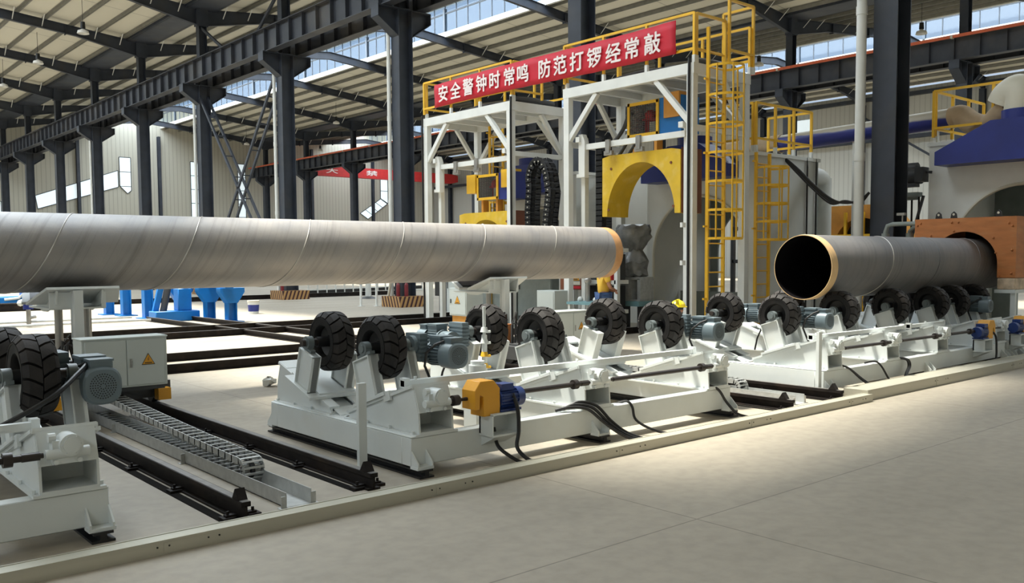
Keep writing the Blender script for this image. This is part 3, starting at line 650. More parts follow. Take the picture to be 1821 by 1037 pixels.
def bed(name, label, X0, stations, length, motors=(), shafts=True, jacks=None, guards=(), group='white tyre roller beds in a row', bars=(), big=False):
    t = thing(name, label, 'pipe conveyor', (X0, YC, 0), 0, group)
    m = MB(); z0, z1 = 0.085, 0.315
    for v in (-1.25, 1.25): m.box(0, length, min(v, v * 0.895), max(v, v * 0.895), z0, z1)
    xs = [0.0, length - 0.14] + [s + XW0 + 0.2515 - 0.02 for s in stations if 0.3 < s + .25 < length - 0.5]
    for x in xs: m.box(x, x + (0.14 if x in (0.0, length - 0.14) else 0.34), -1.12, 1.12, z0, z1)
    for x in xs[:2]: m.box(x, x + 0.14, -1.257, 1.257, z1, z1 + 0.012)
    m.build('base_frame', M['white'], t, bevel=0.006)
    # gusset feet on the near and far sides
    for x in (0.0, length * 0.5 - 0.07, length - 0.15):
        for sgn in (-1, 1):
            g = MB()
            for xx in (x + 0.004, x + 0.142): g.prism([(sgn * 1.25, 0.21), (sgn * 1.25, 0.09), (sgn * 1.345, 0.09), (sgn * 1.345, 0.115)], 'x', xx, xx + 0.012)
            g.box(x, x + 0.16, min(sgn * 1.24, sgn * 1.345), max(sgn * 1.24, sgn * 1.345), 0.068, 0.09)
            g.build('foot_bracket', M['white'], t)
    for x in (0.0, length * 0.5 - 0.07, length - 0.15):
        k = MB(); k.box(x + 0.01, x + 0.15, -1.36, 1.36, 0.0, 0.016); k.box(x + 0.06, x + 0.10, -1.36, 1.36, 0.016, 0.052); k.box(x + 0.02, x + 0.14, -1.36, 1.36, 0.052, 0.068)
        k.build('skid_rail', M['black'], t)
    for i, s in enumerate(stations):
        xc = s + 0.2515
        for half, rz in (('near', 0), ('far', PI)):
            def put(nm, me): return obj(nm, me, t, (xc, 0, 0), (0, 0, rz))
            put('wedge_housing', WG); put('slide_guide', SLD); put('carriage_plate', CR)
            put('wheel_stand', SL1); put('wheel_stand', SL2); b = put('bearing_block', BG1); obj('shaft_end', CAP, b); put('bearing_block', BG2); put('axle', AX)
            hy = HUB.y if rz == 0 else -HUB.y
            ty = obj('tyre', TY, t, (xc, hy, HUB.z), (random.uniform(0, 6.28), 0, rz)); obj('wheel_hub', HB, ty)
            if (i, half) in motors:
                p = None
                for nm, me in MOT:
                    if p is None:
                        p = put('gear_motor', me)
                        if big: p.scale = (1.15,) * 3; p.location = (xc - 0.13 - 0.53 * 0.15, 0.26 + 0.87 * 0.15, -0.894 * 0.15 - 0.01)
                    else: obj(nm, me, p)
        if jacks is None or i in jacks: obj('jack_gearbox', JACK, t, (xc, 0, 0))
    js = [s + 0.2515 for i, s in enumerate(stations) if jacks is None or i in jacks]
    z = 0.585; y = -1.29
    ends = []
    for g in guards:
        flip = isinstance(g, tuple); gx = g[0] if flip else g
        def mir(q):
            if flip: q.v = [(2 * gx + 0.55 - x, y_, z_) for x, y_, z_ in q.v]
            return q
        gm = MB(); gm.prism([(gx, 0.50), (gx, 0.66), (gx + 0.055, 0.735), (gx + 0.20, 0.735), (gx + 0.27, 0.66), (gx + 0.27, 0.435), (gx + 0.09, 0.435), (gx + 0.09, 0.60), (gx + 0.055, 0.62), (gx + 0.05, 0.50)], 'y', -1.40, -1.22)
        G = mir(gm).build('chain_guard', M['orangey'], t, bevel=0.004)
        d = MB(); d.cyl((gx + 0.28, -1.33, 0.56), (gx + 0.47, -1.33, 0.56), 0.082, n=22); d.cyl((gx + 0.47, -1.33, 0.56), (gx + 0.55, -1.33, 0.56), 0.092, 0.084, n=22)
        for i in range(18):
            a = 2 * PI * i / 18; ca, sa = math.cos(a), math.sin(a); d.beam((gx + 0.29, -1.33 + 0.088 * ca, 0.56 + 0.088 * sa), (gx + 0.47, -1.33 + 0.088 * ca, 0.56 + 0.088 * sa), 0.006, 0.018, (0, ca, sa))
        d.box(gx + 0.29, gx + 0.42, -1.40, -1.27, 0.635, 0.69); d.box(gx + 0.27, gx + 0.5, -1.41, -1.25, 0.455, 0.475)
        mir(d).build('shaft_motor', M['motorblue'], t)
        st = MB(); x0, x1 = gx + 0.16, gx + 0.47
        st.box(x0, x1, -1.43, -1.25, 0.435, 0.452); st.box(x0, x0 + 0.012, -1.43, -1.25, 0.27, 0.44); st.box(x1 - 0.012, x1, -1.43, -1.25, 0.27, 0.44); st.box(x0, x1, -1.27, -1.25, 0.27, 0.44); st.box(x0, x1 + 0.02, -1.44, -1.25, 0.255, 0.27)
        st.prism([(-1.25, 0.255), (-1.44, 0.255), (-1.25, 0.16)], 'x', x0 + 0.02, x1 - 0.02)
        mir(st).build('motor_stand', M['white'], t)
    pts = sorted(js)
    if shafts:
        segs = []
        if shafts == 'left': segs.append((pts[0] - 1.6, pts[0] - 0.14))
        for a, b in zip(pts, pts[1:]):
            gs = [g for g in [q[0] if isinstance(q, tuple) else q for q in guards] if a < g < b]
            if gs: segs += [(a + 0.12, gs[0] + 0.06), (gs[0] + 0.56, b - 0.15)]
            else: segs.append((a + 0.12, b - 0.15))
        for a, b in segs:
            s_ = MB(); s_.cyl((a + 0.05, y, z), (b - 0.05, y, z), 0.022 if b - a > 0.5 else 0.014, n=12); s_.cyl((a, y, z), (a + 0.09, y, z), 0.016, n=10); s_.cyl((b - 0.09, y, z), (b, y, z), 0.016, n=10)
            if b - a > 0.5: s_.cyl((b - 0.22, y, z), (b - 0.17, y, z), 0.045, n=16); s_.cyl((b - 0.12, y, z), (b - 0.02, y, z), 0.026, n=12)
            else: s_.cyl((a + 0.02, y, z), (a + 0.08, y, z), 0.045, n=16); s_.cyl((a - 0.05, y, z), (a + 0.02, y, z), 0.026, n=12)
            s_.build('drive_shaft', M['shaft'], t)
    for (bx0, bx1) in bars:
        b = MB(); b.box(bx0, bx1, -1.02, -0.965, 0.70, 0.75)
        for x in js: 
            if bx0 - .1 < x < bx1 + .1: b.box(x - 0.06, x + 0.02, -1.03, -0.93, 0.655, 0.70); b.cyl((x - 0.02, -0.99, 0.75), (x - 0.02, -0.99, 0.775), 0.015, n=6)
        b.box(bx0, bx0 + 0.05, -1.03, -0.95, 0.69, 0.77); b.box(bx1 - 0.05, bx1, -1.03, -0.95, 0.69, 0.77)
        b.build('tie_bar', M['white'], t)
    return t
bed('roller_bed', 'white tyre roller bed cut off by the left edge beside the near rail', -2.56, (0, 1.9, 3.8), 4.28, ((2, 'near'),), bars=((0.1, 3.95),), shafts='left', big=True)
bed('roller_bed', 'white tyre roller bed with the yellow guarded blue motor, in the middle', 4.03, (0, 1.904, 3.80), 4.28, ((0, 'near'), (1, 'far'), (2, 'near')), guards=(0.545,), bars=((0.10, 3.95),))
bed('roller_bed', 'long white tyre roller bed carrying the right pipe', 10.27, (0, 1.535, 3.07, 4.45, 5.22), 5.65, ((0, 'near'), (1, 'far'), (4, 'near')), jacks=(0, 1, 2, 4), guards=((4.30,),), bars=((0.1, 2.6), (2.75, 3.9)))
bed('roller_bed', 'white tyre roller bed at the right edge under the copper box', 16.05, (0.28,), 0.95, (), guards=((-0.04,),), jacks=(0,))

# ------------------------------------------------------------------ cables
def cable(pts, r, lab, name='cable', m='black', group=None):
    P = [Vector(p) for p in pts]; out = []
    for i in range(len(P) - 1):                              # Catmull-Rom
        p0, p1, p2, p3 = P[max(i - 1, 0)], P[i], P[i + 1], P[min(i + 2, len(P) - 1)]
        for k in range(6):
            u = k / 6.0; out.append(0.5 * ((2 * p1) + (p2 - p0) * u + (2 * p0 - 5 * p1 + 4 * p2 - p3) * u * u + (3 * p1 - p0 - 3 * p2 + p3) * u ** 3))
    out.append(P[-1])
    return tag(MB().tube(out, r, 8).build(name, M[m]), lab, 'cable', group)
cable([(4.98, 5.80, 0.60), (5.0, 5.755, 0.46), (5.0, 5.745, 0.28), (4.96, 5.72, 0.15), (5.0, 5.64, 0.06), (5.08, 5.60, 0.02)], 0.017, 'black cable dropping from the blue motor to the floor')
cable([(4.88, 5.935, 0.30), (4.86, 5.86, 0.16), (4.9, 5.75, 0.08), (4.98, 5.66, 0.02), (5.05, 5.63, 0.018)], 0.016, 'black cable coming from under the blue motor stand')
for i in range(3):
    cable([(5.72 + i * .05, 6.05, 0.335), (5.85 + i * .05, 5.98, 0.36 + .02 * i), (6.00 + i * .055, 5.90, 0.335 + .012 * i), (6.13 + i * .05, 5.82, 0.21), (6.26 + i * .045, 5.73, 0.095), (6.42 + i * .06, 5.65, 0.022), (6.7 + i * .06, 5.58 + .02 * i, 0.016)], 0.015, 'black cable in the tied bundle over the middle roller bed beam', group='tied cable bundle on the middle roller bed')
cable([(6.55, 6.08, 0.30), (6.63, 5.985, 0.335), (6.66, 5.935, 0.28), (6.68, 5.9, 0.15), (6.8, 5.76, 0.05), (6.95, 5.6, 0.012)], 0.013, 'thin black cable looping down right of the tied bundle')
cable([(7.98, 6.0, 0.36), (8.06, 5.93, 0.31), (8.14, 5.88, 0.17), (8.2, 5.78, 0.05), (8.3, 5.68, 0.012)], 0.015, 'black cable falling from the last open housing of the middle bed')
for i in range(2):
    cable([(10.72, 6.0, 0.36), (10.85, 5.94, 0.31), (11.02 + .03 * i, 5.86, 0.16), (11.2 + .04 * i, 5.76, 0.02)], 0.014, 'black cable in the pair leaving the first housing under the right pipe', group='cable pair at the right bed')
cable([(11.4, 6.02, 0.33), (11.55, 5.95, 0.345), (11.66, 5.915, 0.27), (11.74, 5.85, 0.10), (11.78, 5.78, 0.02)], 0.013, 'thin black cable looped over the right bed beam between two housings')
for i in range(2):
    cable([(12.22 + .04 * i, 5.97, 0.34), (12.34 + .04 * i, 5.90, 0.31), (12.36 + .05 * i, 5.88, 0.22), (12.2 + .04 * i, 5.84, 0.13), (12.1 + .04 * i, 5.80, 0.05), (12.25 + .03 * i, 5.76, 0.02)], 0.015, 'black cable in the coiled pair on the right bed beam', group='coiled cable pair on the right bed')
cable([(14.9, 5.88, 0.62), (15.1, 5.80, 0.5), (15.12, 5.78, 0.25), (15.05, 5.75, 0.10), (15.1, 5.7, 0.02)], 0.016, 'black cable arching down from the blue motor at the right edge')
cable([(0.7, 6.3, 0.56), (1.1, 6.42, 0.66), (1.5, 6.42, 0.85), (1.74, 6.60, 0.99), (1.87, 6.80, 1.05)], 0.017, 'thick black cable slanting up to the motor of the left roller bed')

# ------------------------------------------------------------------ rails, duct, chain
def rail(name, lab, p, q, stop=None, clips=(), group=None, h=0.13, cat='rail'):
    p = Vector(p); q = Vector(q); d = (q - p).normalized(); s = Vector((-d.y, d.x, 0)); L = (q - p).length
    t = thing(name, lab, cat, p, math.atan2(d.y, d.x), group)
    m = MB(); m.box(0, L, -0.055, 0.055, 0.0, 0.014); m.box(0, L, -0.010, 0.010, 0.012, h - 0.03); m.box(0, L, -0.034, 0.034, h - 0.036, h - 0.003)
    m.build('rail_profile', M['rail'], t)
    MB().box(0, L, -0.026, 0.026, h - 0.004, h).build('rail_head', M['railtop'], t)
    if clips: MB().box(0.05, min(L, 9.0), 0.078, 0.150, 0.0, 0.004).build('rail_strip', M['flatblack'], t)  # flat black strip on the floor along one side of the rail base
    for x in clips:
        for sg in (-1, 1):
            c = MB(); c.box(x - 0.045, x + 0.045, min(sg * .045, sg * .135), max(sg * .045, sg * .135), 0.0, 0.022); c.box(x - 0.022, x + 0.022, min(sg * .03, sg * .11), max(sg * .03, sg * .11), 0.022, 0.036); c.cyl((x, sg * .09, 0.03), (x, sg * .09, 0.06), 0.011, n=6)
            c.build('rail_clip', M['rail'], t)
    if stop is not None:
        MB().prism([(stop - 0.05, h), (stop + 0.05, h), (stop + 0.0, h + 0.075)], 'y', -0.035, 0.035).build('rail_stop', M['rail'], t)
    return t
RG = [0.10 + 0.98 * k for k in range(10)]
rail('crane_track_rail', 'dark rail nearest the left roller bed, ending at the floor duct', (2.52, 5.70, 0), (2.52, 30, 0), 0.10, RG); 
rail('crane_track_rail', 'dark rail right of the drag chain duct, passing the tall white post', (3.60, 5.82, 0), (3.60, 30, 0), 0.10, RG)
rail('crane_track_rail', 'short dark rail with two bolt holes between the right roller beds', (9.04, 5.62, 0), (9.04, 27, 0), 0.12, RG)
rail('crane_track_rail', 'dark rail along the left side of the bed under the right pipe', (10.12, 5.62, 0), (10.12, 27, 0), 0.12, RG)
for y, lab in ((14.05, 'dark cross rail, nearest of those behind the left cabinet'), (15.75, 'dark cross rail, second of those behind the left cabinet'), (20.3, 'dark cross rail in front of the blue frames, near one of its pair'), (22.0, 'dark cross rail in front of the blue frames, far one of its pair')):
    rail('floor_rail', lab, (-6, y, 0.0), (16.5, y, 0.0), None, [], h=0.15)
def duct(lab, x0, x1, y0, y1, h, seam):
    t = thing('cable_duct', lab, 'duct', (x0, y0, 0)); m = MB(); L = x1 - x0; W = y1 - y0
    m.box(0, L, 0, W, 0, h - 0.004); m.build('duct_body', M['conduit'], t)
    c = MB(); c.box(0, L, 0.006, W - 0.006, h - 0.004, h); c.box(0, L, 0.0, 0.012, h - 0.004, h + 0.004); c.box(0, L, W - 0.012, W, h - 0.004, h + 0.004); c.build('duct_lid', M['conduit'], t)
    k = 2.0
    while k < L:
        s_ = MB(); s_.box(k - 0.15, k + 0.15, -0.003, 0.0, 0.008, h - 0.012)
        s_.build('joint_plate', M['conduit'], t); b = MB()
        for dx in (-0.19, -0.12, 0.12, 0.19): b.cyl((k + dx, 0.0, h * 0.6), (k + dx, -0.006, h * 0.6), 0.006, n=6)
        b.build('joint_bolt', M['black'], t); k += seam
    return t
duct('long low steel cable duct along the floor before the roller beds', -4, 10.36, 5.36, 5.50, 0.085, 2.0)
duct('taller steel cable duct along the floor at the right edge', 10.36, 24, 5.42, 5.74, 0.125, 2.6)
# drag chain duct between the left rails
def tray(lab, x0, x1, y0, y1):
    t = thing('chain_tray', lab, 'tray', (x0, y0, 0)); W = x1 - x0; L = y1 - y0; m = MB()
    m.box(0, W, 0, L, 0.0, 0.006); m.box(0, 0.006, 0, L, 0, 0.11); m.box(W - 0.006, W, 0, L, 0, 0.11); m.build('tray_body', M['galv'], t)
    y = 0.0
    while y < L:
        b = MB(); b.box(-0.035, 0.0, y, y + 0.012, 0, 0.085); b.box(W, W + 0.035, y, y + 0.012, 0, 0.085); b.box(-0.05, W + 0.05, y - 0.02, y + 0.035, 0, 0.004); b.build('tray_bracket', M['galv'], t); y += 1.9
tray('grey steel tray holding the drag chain between the left rails', 2.86, 3.06, 5.80, 14)
tray('steel tray with a drag chain between the right rails', 9.45, 9.65, 5.85, 13)
def drag_chain(lab, pts, w_, m_, pitch=0.085, h=0.075, cat='drag chain', dots=False):
    """links along a path in the YZ plane at constant x: side plates and cross bars"""
    t = thing('drag_chain', lab, cat, (0, 0, 0)); P = [Vector(p) for p in pts]; acc = []; L = 0
    for a, b in zip(P, P[1:]):
        d = (b - a).length; k = int(max(1, round(d / pitch)))
        for i in range(k): acc.append((a.lerp(b, i / k), a.lerp(b, (i + 1) / k)))
    for a, b in acc[:99]:
        d = (b - a); mid = (a + b) / 2; m = MB(); u = Vector((1, 0, 0)).cross(d.normalized())
        for s in (-1, 1):
            o = Vector((s * w_ / 2, 0, 0)); m.beam(a - d * 0.08 + o, b + d * 0.08 + o, 0.008, h, u)
        for s in (-1, 1): m.beam(mid + u * s * h * 0.46 - Vector((w_ / 2, 0, 0)), mid + u * s * h * 0.46 + Vector((w_ / 2, 0, 0)), 0.018, 0.008, u)
        lk = m.build('chain_link', m_, t)
        if dots:
            for s in (-1, 1): o = mid + Vector((s * (w_ / 2 + 0.004), 0, 0)); MB().cyl(o, o + Vector((s * 0.008, 0, 0)), 0.018, n=8).build('link_pin', M['cream'], lk)
    MB().tube([acc[0][0]] + [b for a, b in acc[:99]], min(h * 0.36, w_ * 0.3), 6).build('chain_cable', M['black'], t)
    return t

# ================================================================== PIPES
def big_pipe(name, lab, x0, x1, y, z, r, seam0, tape_end):
    L = x1 - x0; t = thing(name, lab, 'steel pipe', (x0, y, z)); n = 72; wall = 0.012
    m = MB(); m.lathe([(0.16 if tape_end == 'left' else 0.0, r), (L - (0.20 if tape_end == 'right' else 0), r)], n, 'x')
    b = m.build('pipe_shell', M['pipe' if tape_end == 'right' else 'pipedark'], t)
    b.location = (0, 0, 0)
    m = MB(); m.lathe([(0.0, r - wall), (L, r - wall)], n, 'x'); m.build('bore', M['bore'], t)
    if tape_end == 'right':
        m = MB(); m.lathe([(L - 0.20, r - 0.001), (L - 0.012, r - 0.001), (L, r - 0.006), (L, r - wall)], n, 'x'); m.build('bare_end', M['pipeend'], t); m = MB(); m.lathe([(0, r), (0, r - wall)], n, 'x'); m.build('pipe_edge', M['pipeend'], t)
    else:
        m = MB(); m.lathe([(0.0, r - wall), (0.0, r - 0.003), (0.05, r + 0.001), (0.055, r + 0.005), (0.095, r + 0.005), (0.10, r + 0.001), (0.125, r + 0.005), (0.155, r + 0.005), (0.16, r)], n, 'x'); m.build('end_tape', M['tape'], t)
    k = 0; pitch = 1.597
    while True:                                              # spiral weld, one bead per turn
        s0 = seam0 - x0 + (k - 1) * pitch; pts = []
        for i in range(73):
            a = 2 * PI * (i / 72.0 - 0.5); x = s0 + pitch * (a / (2 * PI))
            if 0.17 < x < L - 0.21: pts.append((x, (r + 0.001) * math.sin(a), (r + 0.001) * math.cos(a)))
        if s0 - pitch > L: break
        if len(pts) > 3 and not (tape_end == 'left' and k == 0): MB().tube(pts, 0.0075, 6).build('spiral_weld', M['seam'] if tape_end == 'right' or k == 1 else M['pipedark'], t)
        k += 1
    return t
big_pipe('steel_pipe', 'long grey spiral welded pipe held high across the left, rust coloured right end', -3.6, 12.50, 11.84, 1.866, 0.475, 3.13, 'right')
big_pipe('steel_pipe', 'grey pipe with a black open bore resting on tyres before the copper box', 11.78, 19.3, YC, 1.605, 0.475, 13.95, 'left')

# ================================================================== LIFT CARS
def triangle_sign(m_parent, c, s, normal_y=True, face='y'):
    """yellow warning triangle with a black border and bolt; lies in the XZ plane facing -Y, or YZ facing -X"""
    def pr(poly, d0, d1): return MB().prism(poly, face, d0, d1)
    a = lambda k: [(c[0] - s * k * 0.56, c[1] - s * k * 0.42), (c[0] + s * k * 0.56, c[1] - s * k * 0.42), (c[0], c[1] + s * k * 0.56)]
    o = pr(a(1.0), c[2] - 0.002, c[2]).build('warning_sign', M['black'], m_parent)
    pr(a(0.86), c[2] - 0.003, c[2] - 0.001).build('sign_face', M['orangey'], o)
    k = s
    b = [(0.03, 0.26), (-0.10, 0.0), (-0.02, 0.0), (-0.05, -0.16), (0.09, 0.07), (0.01, 0.07), (0.07, 0.26)]
    MB().prism([(c[0] + p[0] * k, c[1] + p[1] * k) for p in b], face, c[2] - 0.004, c[2] - 0.002).build('sign_bolt', M['rust'], o)
    MB().prism([(c[0] - 0.3 * k, c[1] - 0.30 * k), (c[0] + 0.3 * k, c[1] - 0.30 * k), (c[0] + 0.3 * k, c[1] - 0.22 * k), (c[0] - 0.3 * k, c[1] - 0.22 * k)], face, c[2] - 0.004, c[2] - 0.002).build('sign_caption', M['black'], o)
def lift_car(X, lab, cab=True, cab_y=9.75, cab_x=(-0.46, 0.40), cab_z=(0.43, 0.95)):
    """rail car straddling two rails; X is the middle of its track, the pipe lies along x over y = 11.84"""
    t = thing('pipe_lift_car', lab, 'lift car', (X, 11.84, 0)); hg = 0.54
    m = MB()
    for s in (-1, 1): m.box(s * hg - 0.08, s * hg + 0.08, -1.55, 1.5, 0.20, 0.40)
    for y in (-1.45, -0.6, 0.55, 1.4): m.box(-hg, hg, y - 0.08, y + 0.08, 0.22, 0.40)
    m.build('chassis', M['darkgrey'], t)
    for s in (-1, 1):
        for y in (-1.25, 1.2):
            k = MB(); k.cyl((s * hg - 0.05, y, 0.245), (s * hg + 0.05, y, 0.245), 0.115, n=20); k.build('rail_wheel', M['black'], t)
        MB().box(s * hg - 0.10, s * hg + 0.04, -1.68, -1.55, 0.20, 0.33).build('buffer', M['orangey'], t)
    p = 0.62; ztop = 1.43
    # V cradle: two plates leaning outward along the pipe, ribs and a box under each
    for s in (-1, 1):
        q = MB(); n_ = Vector((0, -s * math.sin(0.62), math.cos(0.62)))
        # plate from the outer top edge down to the middle
        outer, inner = Vector((0, s * 0.56, 1.462)), Vector((0, s * 0.10, 1.275)); th = (outer - inner).normalized().cross(Vector((1, 0, 0))) * 0.03
        for sx_ in (0,):
            A = [Vector((-0.40, outer.y, outer.z)), Vector((0.40, outer.y, outer.z)), Vector((0.52, inner.y, inner.z)), Vector((-0.52, inner.y, inner.z))]
            B = [a + th * (1 if th.z < 0 else -1) for a in A]; q.add(A + B, [(0, 1, 2, 3), (7, 6, 5, 4), (0, 4, 5, 1), (1, 5, 6, 2), (2, 6, 7, 3), (3, 7, 4, 0)])
        q.build('cradle_plate', M['white'], t)
        q = MB(); A = [a + Vector((0, 0, 0.012)) for a in [Vector((-0.34, s * 0.50, 1.445)), Vector((0.34, s * 0.50, 1.445)), Vector((0.42, s * 0.14, 1.298)), Vector((-0.42, s * 0.14, 1.298))]]  # black sheets added for the contact shade under the pipe
        B = [a - Vector((0, 0, 0.02)) for a in A]; q.add(A + B, [(0, 1, 2, 3), (7, 6, 5, 4), (0, 4, 5, 1), (1, 5, 6, 2), (2, 6, 7, 3), (3, 7, 4, 0)]); q.build('cradle_shade', M['black'], t)
    q = MB(); q.prism([(-0.52, 1.26), (-0.56, 1.42), (-0.52, 1.42), (-0.08, 1.25), (0.08, 1.25), (0.52, 1.42), (0.56, 1.42), (0.52, 1.26), (0.1, 1.16), (-0.1, 1.16)], 'x', -0.30, -0.28)
    q.prism([(-0.52, 1.26), (-0.56, 1.42), (-0.52, 1.42), (-0.08, 1.25), (0.08, 1.25), (0.52, 1.42), (0.56, 1.42), (0.52, 1.26), (0.1, 1.16), (-0.1, 1.16)], 'x', 0.20, 0.22)
    q.box(-0.36, 0.26, -0.48, 0.48, 1.195, 1.215); q.box(-0.36, -0.05, -0.50, -0.47, 1.21, 1.40); q.box(0.21, 0.26, -0.50, 0.5, 1.21, 1.40)
    q.build('cradle_box', M['white'], t)
    q = MB(); q.box(-0.12, -0.02, -0.60, -0.50, 0.40, 1.42); q.box(-0.135, -0.005, -0.505, -0.49, 0.70, 1.42); q.build('guide_post', M['white'], t)
    for x in (-0.22, 0.10):
        c = MB(); c.cyl((x, -0.30, 0.35), (x, -0.30, 1.2), 0.045, n=18); c.cyl((x, -0.30, 0.35), (x, -0.30, 0.72), 0.065, n=18); c.build('lift_cylinder', M['bright'], t)
    if cab:
        x0, x1 = cab_x; yb = cab_y - 11.84; z0, z1 = cab_z
        C_ = MB().box(x0, x1, yb, yb + 0.30, z0, z1).box(x0 - 0.008, x1 + 0.008, yb - 0.012, yb + 0.31, z1 - 0.006, z1 + 0.012).build('control_cabinet', M['cabinet'], t, bevel=0.005)
        xm = x0 + (x1 - x0) * 0.51
        for a, b in ((x0 + 0.03, xm - 0.004), (xm + 0.004, x1 - 0.03)): MB().box(a, b, yb - 0.012, yb + 0.002, z0 + 0.02, z1 - 0.02).build('cabinet_door', M['cabinet'], C_, bevel=0.003)
        MB().box(xm + 0.03, xm + 0.052, yb - 0.022, yb - 0.012, (z0 + z1) / 2 - 0.05, (z0 + z1) / 2 + 0.04).build('door_handle', M['bright'], C_)
        triangle_sign(C_, (xm + (x1 - xm) * 0.52, (z0 + z1) / 2 + 0.02, yb - 0.013), 0.125)
        MB().box(-0.50, 0.38, yb + 0.03, yb + 0.9, 0.385, 0.425).build('deck_plate', M['darkgrey'], t)
    return t
LC1 = lift_car(3.06, 'pipe lift car with the twin door cabinet at left, holding up the long pipe', True, 9.75, (-0.46, 0.40))
LC2 = lift_car(9.62, 'pipe lift car behind the middle tyres, with a low white cabinet', True, 10.0, (-0.12, 0.55), (0.42, 0.93))
for t_, s_ in ((LC1, 0), (LC2, 1)):                          # hydraulics on the chassis
    m = MB(); random.seed(3 + s_)
    for i in range(9):
        x, y = random.uniform(-0.5, -0.15), random.uniform(-1.2, -0.55); pts = [(x, y, 0.42), (x + 0.05, y + 0.05, 0.75 + random.uniform(-.1, .12)), (x + 0.18, y + 0.1, 0.8 + random.uniform(-.12, .12)), (x + 0.28, y + 0.2, 0.5)]
        m.tube(pts, 0.016, 6)
    m.build('hydraulic_hose', M['black'], t_)
    m = MB(); m.box(-0.52, -0.30, -1.0, -0.5, 0.40, 0.72); m.build('pump_block', M['rust'], t_)
    m = MB(); m.cyl((0.22, -0.72, 0.72), (0.42, -0.72, 0.72), 0.045, n=14); m.box(0.12, 0.25, -0.78, -0.66, 0.40, 0.82); m.build('valve', M['darkgrey'], t_)
# drag chains in the trays (x constant), rising toward the car
def chain_at(x, lab, pts, m_, **k):
    t = drag_chain(lab, [(0, a, b) for a, b in pts], 0.165, m_, **k); t.location = (x + 0.02, 0, 0); return t
arc = [(6.66 - 0.075 * math.sin(a), 0.118 - 0.070 * math.cos(a)) for a in [PI * i / 6 for i in range(7)]]
chain_at(2.955, 'bright steel drag chain lying in the tray between the left rails', [(10.6, 0.05)] + arc + [(7.8, 0.215), (8.8, 0.25), (10.2, 0.31)], M['galv'], pitch=0.13, h=0.055)
arc = [(6.75 - 0.075 * math.sin(a), 0.118 - 0.070 * math.cos(a)) for a in [PI * i / 6 for i in range(7)]]
chain_at(9.55, 'grey drag chain lying between the right rails', [(9.6, 0.05)] + arc + [(7.8, 0.19), (9.4, 0.2)], M['galv'], pitch=0.13, h=0.055)
for (x, y, h, wd, lab) in ((3.86, 6.42, 0.735, 0.075, 'white upright post by the left end of the middle roller bed'), (10.2, 5.99, 0.82, 0.07, 'white upright post at the near corner of the bed under the right pipe')):
    t = thing('marker_post', lab, 'post', (x, y, 0))
    m = MB(); m.box(-wd / 2, wd / 2, -0.02, 0.02, 0.008, h); m.build('post_body', M['white'], t)
    MB().box(-wd / 2 - 0.03, wd / 2 + 0.03, -0.05, 0.05, 0, 0.008).build('post_foot', M['white'], t)
# beacon and filter standing in the middle bed
t = thing('stack_light_post', 'white and yellow post of stacked fittings behind the middle bar', 'post', (5.98, 7.42, 0))
MB().cyl((0, 0, 0), (0, 0, 1.25), 0.018, n=12).cyl((0, 0, 0.55), (0, 0, 0.95), 0.03, n=12).build('mast', M['white'], t)
for z, mm in ((0.60, 'yellow'), (0.72, 'yellow'), (0.86, 'white'), (0.98, 'white')):
    MB().cyl((0, 0, z), (0, 0, z + 0.05), 0.045, 0.03, 14).cyl((0, 0, z), (0.08, 0, z), 0.014, n=8).build('collar', M[mm], t)
t = thing('filter_canister', 'white caged canister behind the blue motor of the middle bed', 'canister', (5.55, 7.0, 0))
MB().cyl((0, 0, 0.335), (0, 0, 0.62), 0.075, n=20).build('canister_body', M['galv'], t)
MB().cyl((0, 0, 0.62), (0, 0, 0.70), 0.088, n=20).cyl((0, 0, 0.70), (0, 0, 0.74), 0.07, n=20).build('canister_lid', M['white'], t)
m = MB()
for i in range(12): a = i * PI / 6; m.box(0.078 * math.cos(a) - 0.004, 0.078 * math.cos(a) + 0.004, 0.078 * math.sin(a) - 0.004, 0.078 * math.sin(a) + 0.004, 0.35, 0.62)
m.build('canister_cage', M['white'], t)
MB().box(-0.1, 0.1, -0.1, 0.1, 0.0, 0.335).build('canister_stand', M['white'], t)

# ================================================================== GANTRIES
def prism_beam(m, p, q, s): m.beam(p, q, s, s)
def railing(parent, pts, h=1.0, sp=1.2, name='guard_rail', closed=False, mid=True, toe=0.25):
    m = MB(); P = [Vector(p) for p in pts]; done = set()
    segs = list(zip(P, P[1:]))
    for a, b in segs:
        for z in ([h, h * 0.28] if mid else [h]): m.beam(a + Vector((0, 0, z)), b + Vector((0, 0, z)), 0.05, 0.05)
        n = max(1, int(round((b - a).length / sp)))
        for i in range(n + 1):
            c = a.lerp(b, i / n)
            if (round(c.x, 3), round(c.y, 3)) in done: continue
            done.add((round(c.x, 3), round(c.y, 3))); m.box(c.x - 0.027, c.x + 0.027, c.y - 0.027, c.y + 0.027, c.z + 0.12, c.z + h + 0.004)
    o = m.build(name, M['yellow'], parent)
    km = MB().box(-0.035, 0.035, -0.035, 0.035, 0, 0.15).mesh('rail_socket', M['gantry'])
    for a, b in segs:
        n = max(1, int(round((b - a).length / sp)))
        for i in range(n): obj('rail_socket', km, o, a.lerp(b, i / n))
    return o
